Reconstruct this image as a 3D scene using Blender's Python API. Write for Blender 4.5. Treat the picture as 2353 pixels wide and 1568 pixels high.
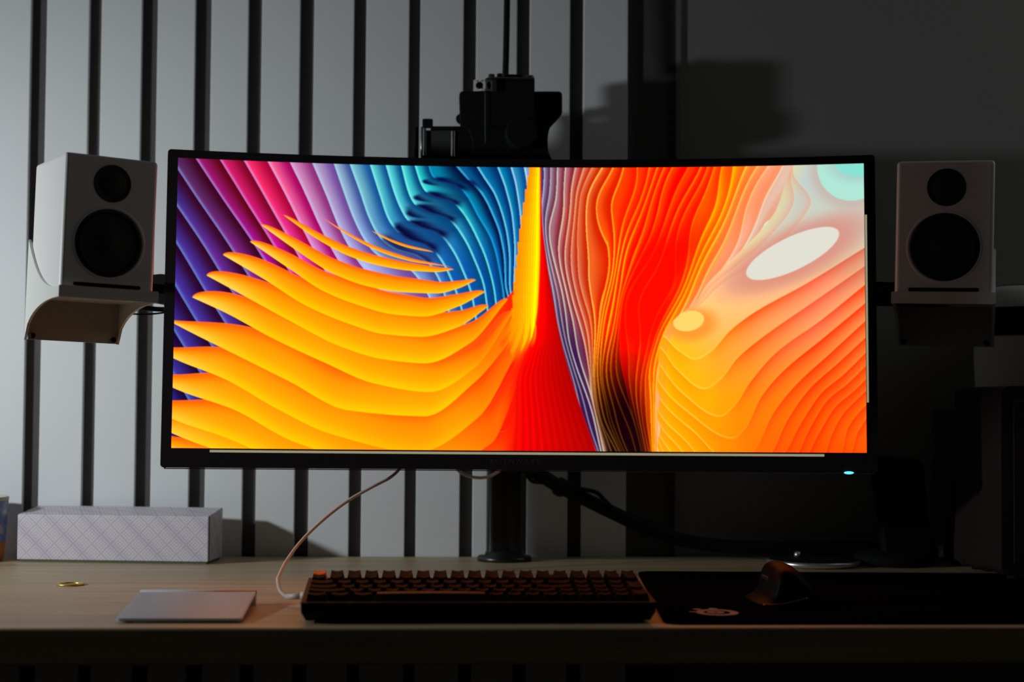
import bpy, bmesh, math, random
import numpy as np
from mathutils import Vector, Matrix, Euler

random.seed(7)
for o in list(bpy.data.objects):
    bpy.data.objects.remove(o, do_unlink=True)
scene = bpy.context.scene
COL = scene.collection

# ------------------------------------------------------------------ camera
cam_data = bpy.data.cameras.new('camera')
cam_data.sensor_width = 36.0
cam_data.lens = 55.91
cam_data.clip_start = 0.05
cam_data.dof.use_dof = True
cam_data.dof.focus_distance = 1.74
cam_data.dof.aperture_fstop = 4.0
cam = bpy.data.objects.new('camera', cam_data)
COL.objects.link(cam)
cam.matrix_world = (Matrix.Translation((0, 0, 0.2026)) @ Matrix.Rotation(-0.06157, 4, 'Z')
                    @ Matrix.Rotation(math.pi / 2 + 0.03784, 4, 'X') @ Matrix.Rotation(0.00725, 4, 'Z'))
scene.camera = cam

# ------------------------------------------------------------------ world, key light, exposure
world = bpy.data.worlds.new('dim_room')
scene.world = world
world.use_nodes = True
bg = world.node_tree.nodes['Background']
bg.inputs[0].default_value = (0.60, 0.56, 0.54, 1)
bg.inputs[1].default_value = 0.017

# daylight that slips in from a narrow window gap, left of the desk
key = bpy.data.lights.new('window_daylight', 'AREA')
key.shape = 'DISK'
key.size = 0.065
key.spread = math.radians(105)
key.energy = 2.65
key.color = (0.87, 0.95, 1.0)
key_o = bpy.data.objects.new('window_daylight', key)
COL.objects.link(key_o)
key_o.location = (-1.15, 1.456, 0.388)
key_o.rotation_euler = (Vector((-0.25, 2.00, 0.24)) - key_o.location).to_track_quat('-Z', 'Y').to_euler()

# added soft fill on the window side, lifts the dim wall and board gaps
left_fill = bpy.data.lights.new('left_fill_light', 'AREA')
left_fill.shape = 'RECTANGLE'; left_fill.size = 1.0; left_fill.size_y = 1.1
left_fill.energy = 1.2
left_fill.color = (0.95, 0.97, 1.0)
left_fill_o = bpy.data.objects.new('left_fill_light', left_fill)
COL.objects.link(left_fill_o)
left_fill_o.location = (-1.75, 1.62, 0.95)
left_fill_o.rotation_euler = (Vector((0.4, 2.0, 0.35)) - left_fill_o.location).to_track_quat('-Z', 'Y').to_euler()

# added faint fill beyond the right end of the desk, lifts the dark wall
far = bpy.data.lights.new('right_fill_light', 'AREA')
far.shape = 'RECTANGLE'; far.size = 0.6; far.size_y = 1.1
far.energy = 2.2
far.color = (0.93, 1.0, 0.97)
far_o = bpy.data.objects.new('right_fill_light', far)
COL.objects.link(far_o)
far_o.location = (1.75, 1.74, 1.15)
far_o.rotation_euler = (Vector((0.6, 2.05, 0.35)) - far_o.location).to_track_quat('-Z', 'Y').to_euler()

vs = scene.view_settings
vs.view_transform = 'Standard'
vs.look = 'None'
vs.exposure = 0.0
vs.gamma = 1.0
vs.use_curve_mapping = False


# ------------------------------------------------------------------ helpers
def tag(o, label=None, cat=None, group=None, kind=None):
    if label: o['label'] = label
    if cat: o['category'] = cat
    if group: o['group'] = group
    if kind: o['kind'] = kind
    return o


def empty(name, loc=(0, 0, 0), rot=(0, 0, 0)):
    o = bpy.data.objects.new(name, None)
    o.empty_display_size = 0.02
    COL.objects.link(o)
    o.location = loc
    o.rotation_euler = rot
    return o


class MB:
    """collects verts and faces of one part"""
    def __init__(self):
        self.v = []; self.f = []; self.sm = []

    def add(self, v, f, smooth=False):
        n = len(self.v)
        self.v += [tuple(p) for p in v]
        self.f += [tuple(i + n for i in q) for q in f]
        self.sm += [smooth] * len(f)
        return self

    def box(self, x0, x1, y0, y1, z0, z1):
        v = [(x, y, z) for z in (z0, z1) for y in (y0, y1) for x in (x0, x1)]
        f = [(0, 2, 3, 1), (4, 5, 7, 6), (0, 1, 5, 4), (2, 6, 7, 3), (0, 4, 6, 2), (1, 3, 7, 5)]
        return self.add(v, f)

    def prism(self, pts, a0, a1, axis='y'):
        """extrude a 2d outline; axis = extrusion axis"""
        n = len(pts)
        def P(p, a):
            return {'y': (p[0], a, p[1]), 'z': (p[0], p[1], a), 'x': (a, p[0], p[1])}[axis]
        v = [P(p, a0) for p in pts] + [P(p, a1) for p in pts]
        f = [tuple(range(n)), tuple(range(2 * n - 1, n - 1, -1))]
        f += [(i, i + n, (i + 1) % n + n, (i + 1) % n) for i in range(n)]
        return self.add(v, f)

    def lathe(self, prof, c=(0, 0, 0), n=40, smooth=True, axis='z', cap=True):
        v = []; f = []
        for r, h in prof:
            for i in range(n):
                a = 2 * math.pi * i / n
                x, y = r * math.cos(a), r * math.sin(a)
                p = (x, y, h) if axis == 'z' else (x, h, y)
                v.append((p[0] + c[0], p[1] + c[1], p[2] + c[2]))
        for j in range(len(prof) - 1):
            for i in range(n):
                f.append((j * n + i, j * n + (i + 1) % n, (j + 1) * n + (i + 1) % n, (j + 1) * n + i))
        self.add(v, f, smooth)
        if cap:
            self.add(v[:n], [tuple(reversed(range(n)))])
            self.add(v[-n:], [tuple(range(n))])
        return self

    def tube(self, pts, r, n=10, sub=6, cap=True):
        pts = [Vector(p) for p in pts]
        # Catmull-Rom
        P = []
        if len(pts) > 2:
            q = [2 * pts[0] - pts[1]] + pts + [2 * pts[-1] - pts[-2]]
            for i in range(1, len(q) - 2):
                for s in range(sub):
                    t = s / sub
                    a, b, c, d = q[i - 1], q[i], q[i + 1], q[i + 2]
                    P.append(0.5 * (2 * b + (c - a) * t + (2 * a - 5 * b + 4 * c - d) * t * t + (3 * b - a - 3 * c + d) * t ** 3))
            P.append(pts[-1])
        else:
            P = pts
        rad = r if callable(r) else (lambda t: r)
        T = (P[1] - P[0]).normalized()
        N = T.orthogonal().normalized()
        v = []; f = []
        for i, p in enumerate(P):
            T2 = (P[min(i + 1, len(P) - 1)] - P[max(i - 1, 0)]).normalized()
            N = (N - T2 * N.dot(T2)).normalized()
            B = T2.cross(N)
            R = rad(i / (len(P) - 1))
            for k in range(n):
                a = 2 * math.pi * k / n
                v.append(p + R * (math.cos(a) * N + math.sin(a) * B))
        for i in range(len(P) - 1):
            for k in range(n):
                f.append((i * n + k, i * n + (k + 1) % n, (i + 1) * n + (k + 1) % n, (i + 1) * n + k))
        self.add(v, f, True)
        if cap:
            self.add(v[:n], [tuple(reversed(range(n)))]); self.add(v[-n:], [tuple(range(n))])
        return self

    def build(self, name, mat, parent=None, bevel=0.0, seg=2, weld=True):
        me = bpy.data.meshes.new(name)
        me.from_pydata(self.v, [], self.f)
        bm = bmesh.new(); bm.from_mesh(me)
        for fc, s in zip(bm.faces, self.sm):
            fc.smooth = s
        if weld:
            bmesh.ops.remove_doubles(bm, verts=bm.verts, dist=1e-6)
        bmesh.ops.recalc_face_normals(bm, faces=bm.faces)
        bm.to_mesh(me); bm.free()
        me.materials.append(mat)
        o = bpy.data.objects.new(name, me)
        COL.objects.link(o)
        if parent: o.parent = parent
        if bevel:
            m = o.modifiers.new('bevel', 'BEVEL')
            m.width = bevel; m.segments = seg; m.limit_method = 'ANGLE'; m.angle_limit = math.radians(40)
        return o


def rrect(x0, x1, z0, z1, r, n=5):
    """rounded rectangle outline"""
    out = []
    for cx, cz, a0 in ((x1 - r, z1 - r, 0), (x0 + r, z1 - r, 90), (x0 + r, z0 + r, 180), (x1 - r, z0 + r, 270)):
        for i in range(n + 1):
            a = math.radians(a0 + 90 * i / n)
            out.append((cx + r * math.cos(a), cz + r * math.sin(a)))
    return out


# ------------------------------------------------------------------ materials
def mat(name, col, rough=0.5, metal=0.0, spec=0.5, coat=0.0, noise=0.0, nscale=40.0, bump=0.0, bscale=200.0,
        trans=0.0, alpha=1.0, sss=0.0):
    m = bpy.data.materials.new(name); m.use_nodes = True
    nt = m.node_tree; b = nt.nodes['Principled BSDF']
    b.inputs['Base Color'].default_value = (*col, 1)
    b.inputs['Roughness'].default_value = rough
    b.inputs['Metallic'].default_value = metal
    b.inputs['Specular IOR Level'].default_value = spec
    b.inputs['Coat Weight'].default_value = coat
    b.inputs['Transmission Weight'].default_value = trans
    tc = nt.nodes.new('ShaderNodeTexCoord')
    if noise:
        t = nt.nodes.new('ShaderNodeTexNoise'); t.inputs['Scale'].default_value = nscale
        t.inputs['Detail'].default_value = 4
        nt.links.new(tc.outputs['Object'], t.inputs['Vector'])
        r = nt.nodes.new('ShaderNodeMapRange')
        r.inputs['To Min'].default_value = 1 - noise; r.inputs['To Max'].default_value = 1 + noise
        nt.links.new(t.outputs['Fac'], r.inputs['Value'])
        mx = nt.nodes.new('ShaderNodeMix'); mx.data_type = 'RGBA'; mx.blend_type = 'MULTIPLY'
        mx.inputs['Factor'].default_value = 1
        mx.inputs['A'].default_value = (*col, 1)
        nt.links.new(r.outputs['Result'], mx.inputs['B'])
        nt.links.new(mx.outputs['Result'], b.inputs['Base Color'])
    if bump:
        t = nt.nodes.new('ShaderNodeTexNoise'); t.inputs['Scale'].default_value = bscale
        nt.links.new(tc.outputs['Object'], t.inputs['Vector'])
        bp = nt.nodes.new('ShaderNodeBump'); bp.inputs['Strength'].default_value = bump
        bp.inputs['Distance'].default_value = 0.001
        nt.links.new(t.outputs['Fac'], bp.inputs['Height'])
        nt.links.new(bp.outputs['Normal'], b.inputs['Normal'])
    return m


def emis(name, col, strength):
    m = bpy.data.materials.new(name); m.use_nodes = True
    nt = m.node_tree; b = nt.nodes['Principled BSDF']
    b.inputs['Base Color'].default_value = (0, 0, 0, 1)
    b.inputs['Emission Color'].default_value = (*col, 1)
    b.inputs['Emission Strength'].default_value = strength
    return m


def wood_mat():
    m = bpy.data.materials.new('oiled_beech'); m.use_nodes = True
    nt = m.node_tree; N = nt.nodes; L = nt.links
    b = N['Principled BSDF']; b.inputs['Roughness'].default_value = 0.46
    tc = N.new('ShaderNodeTexCoord')
    mp = N.new('ShaderNodeMapping'); mp.inputs['Scale'].default_value = (1.6, 26, 26)
    L.new(tc.outputs['Object'], mp.inputs['Vector'])
    n1 = N.new('ShaderNodeTexNoise'); n1.inputs['Scale'].default_value = 1.4; n1.inputs['Detail'].default_value = 7
    n1.inputs['Roughness'].default_value = 0.6
    L.new(mp.outputs['Vector'], n1.inputs['Vector'])
    mp2 = N.new('ShaderNodeMapping'); mp2.inputs['Scale'].default_value = (9, 420, 420)
    L.new(tc.outputs['Object'], mp2.inputs['Vector'])
    n2 = N.new('ShaderNodeTexNoise'); n2.inputs['Scale'].default_value = 1.0; n2.inputs['Detail'].default_value = 3
    L.new(mp2.outputs['Vector'], n2.inputs['Vector'])
    cr = N.new('ShaderNodeValToRGB')
    e = cr.color_ramp.elements
    e[0].position = 0.30; e[0].color = (0.41, 0.275, 0.145, 1)
    e[1].position = 0.66; e[1].color = (0.62, 0.465, 0.27, 1)
    L.new(n1.outputs['Fac'], cr.inputs['Fac'])
    mx = N.new('ShaderNodeMix'); mx.data_type = 'RGBA'; mx.blend_type = 'MULTIPLY'; mx.inputs['Factor'].default_value = 0.35
    L.new(cr.outputs['Color'], mx.inputs['A']); L.new(n2.outputs['Fac'], mx.inputs['B'])
    L.new(mx.outputs['Result'], b.inputs['Base Color'])
    bp = N.new('ShaderNodeBump'); bp.inputs['Strength'].default_value = 0.12; bp.inputs['Distance'].default_value = 0.0006
    L.new(n2.outputs['Fac'], bp.inputs['Height']); L.new(bp.outputs['Normal'], b.inputs['Normal'])
    return m


def diamond_mat():
    """lavender paper printed with a lattice of diamonds"""
    m = bpy.data.materials.new('lavender_diamond_print'); m.use_nodes = True
    nt = m.node_tree; N = nt.nodes; L = nt.links
    b = N['Principled BSDF']; b.inputs['Roughness'].default_value = 0.55
    tc = N.new('ShaderNodeTexCoord')
    sp = N.new('ShaderNodeSeparateXYZ'); L.new(tc.outputs['Object'], sp.inputs['Vector'])

    def math_(op, a, bb=None):
        n = N.new('ShaderNodeMath'); n.operation = op
        for i, q in enumerate((a, bb)):
            if q is None: continue
            if isinstance(q, (int, float)): n.inputs[i].default_value = q
            else: L.new(q, n.inputs[i])
        return n.outputs[0]
    xx = math_('ADD', sp.outputs['X'], sp.outputs['Y'])
    zz = math_('ADD', sp.outputs['Z'], math_('MULTIPLY', sp.outputs['Y'], 0.5))
    s = 1 / 0.0235
    p = math_('MULTIPLY', math_('ADD', xx, zz), s)
    q = math_('MULTIPLY', math_('SUBTRACT', xx, zz), s)
    def tri(a, k):   # distance to lattice lines
        return math_('ABSOLUTE', math_('SUBTRACT', math_('FRACT', math_('MULTIPLY', a, k)), 0.5))
    big = math_('MAXIMUM', tri(p, 1), tri(q, 1))
    lines = math_('GREATER_THAN', math_('FRACT', math_('MULTIPLY', big, 6.0)), 0.45)
    small = math_('MULTIPLY', math_('GREATER_THAN', tri(p, 5), 0.3), math_('GREATER_THAN', tri(q, 5), 0.3))
    band = math_('GREATER_THAN', tri(p, 0.5), 0.33)
    f = math_('ADD', math_('MULTIPLY', lines, 0.42), math_('MULTIPLY', small, 0.35))
    f = math_('ADD', f, math_('MULTIPLY', band, 0.16))
    f = math_('MINIMUM', f, 1.0)
    mx = N.new('ShaderNodeMix'); mx.data_type = 'RGBA'
    L.new(f, mx.inputs['Factor'])
    mx.inputs['A'].default_value = (0.70, 0.66, 0.63, 1); mx.inputs['B'].default_value = (0.39, 0.33, 0.52, 1)
    L.new(mx.outputs['Result'], b.inputs['Base Color'])
    return m


def cup_mat():
    m = bpy.data.materials.new('blue_speckled_glaze'); m.use_nodes = True
    nt = m.node_tree; N = nt.nodes; L = nt.links
    b = N['Principled BSDF']; b.inputs['Roughness'].default_value = 0.35
    tc = N.new('ShaderNodeTexCoord')
    v = N.new('ShaderNodeTexVoronoi'); v.inputs['Scale'].default_value = 210
    L.new(tc.outputs['Object'], v.inputs['Vector'])
    n = N.new('ShaderNodeTexNoise'); n.inputs['Scale'].default_value = 90; n.inputs['Detail'].default_value = 3
    L.new(tc.outputs['Object'], n.inputs['Vector'])
    cr = N.new('ShaderNodeValToRGB'); e = cr.color_ramp.elements
    e[0].position = 0.42; e[0].color = (0.09, 0.15, 0.36, 1)
    e[1].position = 0.68; e[1].color = (0.46, 0.40, 0.42, 1)
    L.new(n.outputs['Fac'], cr.inputs['Fac']); L.new(cr.outputs['Color'], b.inputs['Base Color'])
    return m


def fabric_mesh_mat():
    """knitted mesh of the smart speaker"""
    m = bpy.data.materials.new('white_knit_mesh'); m.use_nodes = True
    nt = m.node_tree; N = nt.nodes; L = nt.links
    b = N['Principled BSDF']; b.inputs['Roughness'].default_value = 0.8
    tc = N.new('ShaderNodeTexCoord'); sp = N.new('ShaderNodeSeparateXYZ'); L.new(tc.outputs['Object'], sp.inputs['Vector'])
    at = N.new('ShaderNodeMath'); at.operation = 'ARCTAN2'
    L.new(sp.outputs['Y'], at.inputs[0]); L.new(sp.outputs['X'], at.inputs[1])
    def mm(op, a, c):
        n = N.new('ShaderNodeMath'); n.operation = op
        for i, q in enumerate((a, c)):
            if isinstance(q, (int, float)): n.inputs[i].default_value = q
            else: L.new(q, n.inputs[i])
        return n.outputs[0]
    u = mm('MULTIPLY', at.outputs[0], 90.0); w = mm('MULTIPLY', sp.outputs['Z'], 1250.0)
    s1 = N.new('ShaderNodeMath'); s1.operation = 'SINE'; L.new(mm('ADD', u, w), s1.inputs[0])
    s2 = N.new('ShaderNodeMath'); s2.operation = 'SINE'; L.new(mm('SUBTRACT', u, w), s2.inputs[0])
    h = mm('MULTIPLY', s1.outputs[0], s2.outputs[0])
    mx = N.new('ShaderNodeMix'); mx.data_type = 'RGBA'
    L.new(mm('GREATER_THAN', h, 0.15), mx.inputs['Factor'])
    mx.inputs['A'].default_value = (0.72, 0.72, 0.70, 1); mx.inputs['B'].default_value = (0.28, 0.28, 0.28, 1)
    L.new(mx.outputs['Result'], b.inputs['Base Color'])
    return m


M_white_board = mat('white_painted_board', (0.76, 0.77, 0.77), 0.75, spec=0.2, noise=0.03, nscale=9, bump=0.05, bscale=90)
M_charcoal = mat('charcoal_backing', (0.085, 0.077, 0.075), 0.95, spec=0.1, noise=0.15, nscale=60)
M_greywall = mat('grey_wall_paint', (0.22, 0.214, 0.202), 0.9, spec=0.1, noise=0.05, nscale=6, bump=0.05, bscale=60)
M_trim = mat('dark_trim', (0.16, 0.14, 0.135), 0.7)
M_floor = mat('dark_floorboards', (0.08, 0.06, 0.05), 0.6, noise=0.2, nscale=8)
M_wood = wood_mat()
M_black = mat('black_plastic', (0.010, 0.009, 0.009), 0.42, spec=0.4, bump=0.03)
M_bezel = mat('black_bezel_plastic', (0.007, 0.005, 0.005), 0.6, spec=0.2)
M_bezel_under = mat('dark_bezel_underside', (0.05, 0.035, 0.03), 0.6)
M_print = mat('grey_print', (0.024, 0.015, 0.015), 0.6)
M_matte = mat('matte_black', (0.006, 0.006, 0.006), 0.8, spec=0.15)
M_metalblk = mat('black_anodised_metal', (0.012, 0.011, 0.011), 0.32, metal=0.0, spec=0.6)
M_darkgrey = mat('dark_grey_plastic', (0.05, 0.05, 0.05), 0.45)
M_silver = mat('polished_silver', (0.85, 0.84, 0.80), 0.33, metal=0.9)
M_alu = mat('brushed_aluminium', (0.52, 0.56, 0.60), 0.45, metal=0.2, noise=0.03, nscale=30)
M_padtop = mat('grey_glass_pad', (0.40, 0.45, 0.50), 0.36, metal=0.12, spec=0.35)
M_spk = mat('white_satin_lacquer', (0.72, 0.70, 0.68), 0.30, spec=0.5, coat=0.2)
M_cone = mat('black_speaker_cone', (0.006, 0.006, 0.006), 0.6)
M_rubber = mat('black_rubber', (0.006, 0.006, 0.006), 0.7, spec=0.2)
M_acryl = mat('white_acrylic', (0.66, 0.66, 0.62), 0.25, spec=0.5)
M_acryl_shaded = mat('shaded_white_acrylic', (0.42, 0.39, 0.33), 0.45)  # white acrylic with the back panel's shade put into the colour
M_case = mat('black_keyboard_case', (0.008, 0.006, 0.006), 0.6, spec=0.15)
M_key = mat('dark_brown_black_keycap', (0.008, 0.0045, 0.0045), 0.66, spec=0.05, bump=0.04, bscale=900)
M_keyred = mat('red_keycap', (0.75, 0.02, 0.012), 0.42)
M_space = mat('dark_spacebar', (0.016, 0.010, 0.009), 0.5, spec=0.16)
M_cable = mat('white_braided_cable', (0.62, 0.52, 0.44), 0.6, bump=0.3, bscale=1500)
M_plug = mat('cream_plug', (0.66, 0.57, 0.47), 0.45)
M_brass = mat('yellow_brass', (0.60, 0.44, 0.14), 0.35, metal=0.7)
M_diamond = diamond_mat()
M_tray = mat('dark_green_card', (0.08, 0.11, 0.055), 0.8)
M_cup = cup_mat()
M_terra = mat('orange_terracotta', (0.50, 0.17, 0.035), 0.6, noise=0.08)
M_strap = mat('dark_brown_leather', (0.022, 0.010, 0.006), 0.7)
M_rim = mat('pale_stoneware', (0.50, 0.45, 0.36), 0.6)
M_knit = fabric_mesh_mat()
M_mpad = mat('black_cloth_mousepad', (0.004, 0.0035, 0.0035), 1.0, spec=0.0, bump=0.1, bscale=1500)
M_logo = mat('pale_print', (0.42, 0.30, 0.25), 0.8)
M_mouse = mat('black_soft_touch', (0.004, 0.003, 0.003), 0.45, spec=0.04)
M_copper = mat('copper_edge', (0.16, 0.05, 0.02), 0.35, metal=0.5)
M_darkred = mat('very_dark_red_shell', (0.018, 0.006, 0.006), 0.6)
M_darkgreen = mat('very_dark_green_grey_shell', (0.020, 0.021, 0.019), 0.7)
M_led = emis('blue_power_light', (0.10, 0.72, 1.0), 1.6)
M_bar = emis('lit_scroll_bar', (0.30, 0.27, 0.17), 1.0)

# ------------------------------------------------------------------ the setting
WY = 2.088          # wall plane
wall = MB().box(-1.7, 0.3482, WY, WY + 0.12, -0.74, 1.7).build('wall_back', M_charcoal)
tag(wall, 'charcoal wall panel carrying vertical white boards behind the desk', 'wall', kind='structure')
rights = [-0.6390, -0.5700, -0.4994, -0.4250, -0.3575, -0.2887, -0.2201, -0.1529, -0.0826, -0.0103, 0.0611, 0.1317, 0.2020, 0.2790]
gapw = [0.020, 0.020, 0.0205, 0.0160, 0.0205, 0.0210, 0.0178, 0.0184, 0.0162, 0.0148, 0.0172, 0.0175, 0.0185]
for i in range(1, len(rights)):
    x0 = rights[i - 1] + gapw[i - 1]; x1 = rights[i]
    MB().box(x0, x1, WY - 0.010, WY, -0.74, 1.7).build('wall_batten', M_white_board, wall, bevel=0.0006)
wr = MB().box(0.3482, 2.1, WY, WY + 0.12, -0.74, 1.7).build('wall_right', M_greywall)
tag(wr, 'plain dark grey wall right of the white boards', 'wall', kind='structure')
tr = MB().box(0.3452, 0.3512, WY - 0.004, WY, -0.74, 1.7).build('trim_1', M_trim)
tag(tr, 'thin vertical trim strip between board panel and grey wall', 'trim', kind='structure')
fl = MB().box(-1.7, 2.1, -0.6, WY, -0.80, -0.74).build('floor', M_floor)
tag(fl, 'dark floor under the desk', 'floor', kind='structure')

# ------------------------------------------------------------------ desk
DF = 1.4290
desk = empty('desk', (0.1, 1.76, -0.74))
tag(desk, 'light beech wood desk with a thick square front edge', 'desk')
dt = MB().box(-1.2, 1.3, DF - 1.76, WY - 0.011 - 1.76, 0.707, 0.74).build('desktop', M_wood, desk, bevel=0.0022, seg=3)
for sx in (-1, 1):
    for yy in (DF + 0.10, WY - 0.08):
        MB().box(sx * 1.1 + 0.05 - 0.03, sx * 1.1 + 0.05 + 0.03, yy - 1.79, yy - 1.73, 0, 0.707).build('leg', M_matte, desk)

# ------------------------------------------------------------------ monitor
R = 1.9
SW, SH = 0.807, 0.338
mon = empty('monitor', (0.12516, 1.88017, 0.31311), (-0.04098, 0, -0.05463))
tag(mon, 'curved ultrawide black monitor showing colourful flowing ribbons', 'monitor')


def bend(x, d, z):
    a = x / R
    return ((R + d) * math.sin(a), (R + d) * math.cos(a) - R, z)


def smooth(e0, e1, x):
    t = np.clip((x - e0) / (e1 - e0 + 1e-9), 0, 1)
    return t * t * (3 - 2 * t)


def curve(pts, q):
    """smooth curve value at q through (key, value) points (monotone cubic)"""
    p = np.array(sorted(pts), float); k, v = p[:, 0], p[:, 1]
    h = np.diff(k); s = np.diff(v) / h
    m = np.zeros(len(k)); m[0] = s[0]; m[-1] = s[-1]
    for i in range(1, len(k) - 1):
        m[i] = 0 if s[i - 1] * s[i] <= 0 else 2 / (1 / s[i - 1] + 1 / s[i])
    q_ = np.clip(q, k[0], k[-1]); i = np.clip(np.searchsorted(k, q_) - 1, 0, len(k) - 2)
    t = (q_ - k[i]) / h[i]
    y = ((1 + 2 * t) * (1 - t) ** 2) * v[i] + t * (1 - t) ** 2 * h[i] * m[i] + t * t * (3 - 2 * t) * v[i + 1] + t * t * (t - 1) * h[i] * m[i + 1]
    return y + np.where(q < k[0], (q - k[0]) * m[0], 0) + np.where(q > k[-1], (q - k[-1]) * m[-1], 0)


def ramp(stops, k):
    ks = [s[0] for s in stops]; c = np.array([s[1] for s in stops], float)
    return np.stack([np.interp(k, ks, c[:, j]) for j in range(3)], -1)


def paint(nx, ny):
    """an abstract picture of layered ribbons; returns sRGB 0..1 as (ny, nx, 3), row 0 on top"""
    x = 400 + (np.arange(nx) + 0.5) / nx * 1592
    y = 376 + (np.arange(ny) + 0.5) / ny * 660
    X, Y = np.meshgrid(x, y)
    img = np.zeros((ny, nx, 3))

    def mix(mask, col):
        nonlocal img
        mk = np.clip(mask, 0, 1)[..., None]
        img = img * (1 - mk) + np.asarray(col, float) * mk

    def field(keys):
        ks = [k for k, _ in keys]
        cols = np.stack([curve([(b, a) for a, b in pts], y) for _, pts in keys], 1)   # rows x keys
        K = np.zeros((ny, nx))
        for r in range(ny):
            c = np.maximum.accumulate(cols[r] + np.arange(len(ks)) * 1e-3)
            K[r] = np.interp(x, c, ks)
            lo = x < c[0]; hi = x > c[-1]
            K[r, lo] = ks[0] - (c[0] - x[lo]) / 52.0
            K[r, hi] = ks[-1] + (x[hi] - c[-1]) / 30.0
        return K
    AA = 1592 / nx

    # ---- left: diagonal ribs, violet to pink to cyan to blue
    K = field([
        (-6, [(90, 376), (160, 480), (240, 600), (330, 760), (420, 900), (500, 1040)]),
        (0, [(440, 376), (505, 470), (570, 560), (640, 665), (730, 790), (860, 1040)]),
        (3, [(604, 376), (640, 440), (682, 520), (724, 598), (770, 680), (900, 1040)]),
        (5, [(707, 376), (741, 452), (774, 530), (812, 596), (862, 662), (1000, 1040)]),
        (6, [(757, 376), (781, 442), (806, 506), (836, 560), (868, 592), (915, 606), (950, 632), (985, 690), (1070, 1040)]),
        (7, [(794, 376), (819, 442), (840, 500), (866, 546), (900, 572), (950, 586), (986, 612), (1015, 668), (1090, 1040)]),
        (8, [(841, 376), (866, 450), (884, 500), (905, 530), (930, 548), (972, 561), (1004, 590), (1032, 640), (1060, 720), (1110, 1040)]),
        (9, [(878, 376), (900, 445), (916, 482), (932, 506), (955, 519), (996, 531), (1028, 562), (1056, 612), (1084, 690), (1130, 1040)]),
        (10, [(914, 376), (932, 440), (946, 466), (976, 484), (1020, 497), (1052, 530), (1082, 584), (1112, 668), (1150, 1040)]),
        (11, [(946, 376), (958, 412), (970, 434), (988, 447), (1030, 458), (1058, 484), (1090, 538), (1118, 604), (1136, 680), (1165, 1040)]),
        (12, [(978, 376), (984, 394), (998, 409), (1040, 419), (1066, 442), (1096, 494), (1126, 546), (1140, 590), (1158, 700), (1180, 1040)]),
        (13, [(1043, 376), (1068, 404), (1103, 440), (1126, 482), (1148, 540), (1158, 600), (1160, 650), (1170, 700), (1186, 1040)]),
        (15, [(1140, 376), (1160, 430), (1176, 500), (1182, 580), (1180, 650), (1180, 700), (1192, 1040)]),
        (17, [(1203, 376), (1210, 420), (1214, 520), (1212, 620), (1206, 700), (1210, 1040)]),
    ])
    Kx = np.gradient(K, axis=1); Ky = np.gradient(K, axis=0) * 1.0
    lie = np.abs(Ky) / (np.abs(Kx) + 1e-6)
    F = K - np.floor(K); I = np.floor(K)
    top = ramp([(-7, (52, 40, 120)), (-2, (60, 45, 130)), (-1, (88, 40, 95)), (0, (150, 20, 105)), (1, (205, 25, 100)), (2, (238, 40, 100)), (3, (232, 85, 140)),
                (4, (200, 130, 180)), (5, (172, 150, 195)), (6, (140, 170, 200)), (7, (110, 175, 195)), (8, (80, 190, 200)), (9, (80, 200, 210)),
                (10, (60, 200, 205)), (11, (30, 190, 195)), (12, (0, 130, 165)), (13, (0, 105, 160)), (14, (0, 115, 165)), (15, (0, 130, 175)),
                (16, (40, 140, 185)), (17, (130, 165, 205)), (18, (150, 170, 210))], I)
    low = ramp([(-7, (50, 45, 150)), (-3, (70, 45, 150)), (-1, (130, 30, 140)), (0, (170, 10, 160)), (1, (200, 10, 160)), (2, (225, 60, 180)), (3, (205, 130, 210)),
                (4, (180, 150, 220)), (5, (160, 165, 225)), (6, (120, 150, 220)), (7, (60, 120, 200)), (8, (10, 90, 180)), (10, (0, 80, 170)),
                (12, (0, 100, 190)), (14, (0, 125, 205)), (16, (70, 150, 215)), (18, (170, 190, 230))], I)
    w = smooth(420, 640, Y)[..., None]
    base = top * (1 - w) + low * w
    dk = ramp([(-7, (22, 0, 50)), (-1, (60, 0, 30)), (0, (95, 0, 20)), (1, (125, 0, 35)), (2, (170, 0, 55)), (3, (165, 0, 95)), (4, (140, 45, 120)), (5, (110, 70, 150)),
               (6, (60, 80, 150)), (7, (20, 80, 150)), (9, (0, 75, 130)), (11, (0, 60, 110)), (12, (0, 15, 60)), (14, (0, 45, 110)), (16, (0, 75, 140)), (18, (80, 120, 190))], I)
    sh = smooth(0.15, 1.0, F)[..., None]
    img = base * (1 - sh) + dk * sh
    img = img + (1 - smooth(0.0, 0.28, F))[..., None] * 26 * (I[..., None] < 12)
    lie = np.clip(lie, 0, 3.0)
    def blur(A, n, ax):
        c_ = np.cumsum(np.concatenate([np.repeat(np.take(A, [0], ax), n + 1, ax), A, np.repeat(np.take(A, [-1], ax), n, ax)], ax), ax)
        m_ = A.shape[ax]
        return (np.take(c_, range(2 * n + 1, 2 * n + 1 + m_), ax) - np.take(c_, range(0, m_), ax)) / (2 * n + 1)
    lie = blur(blur(lie, 24, 1), 5, 0)
    dark = smooth(0.70, 1.25, lie) * smooth(5.5, 8, K) * (0.12 + 0.88 * np.exp(-((F - 0.15) / 0.36) ** 2))
    navy = np.stack([np.full_like(X, 2), 6 + 0 * X, 58 + 0 * X], -1) * (1 - smooth(540, 660, Y))[..., None] + np.array((22, 0, 62.)) * smooth(540, 660, Y)[..., None]
    img = img * (1 - dark[..., None]) + navy * dark[..., None]
    lw = np.abs(Kx) + np.abs(Ky)
    line = 1 - smooth(0.5, 1.0, F / (lw * 4.6 / AA + 1e-6))
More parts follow.
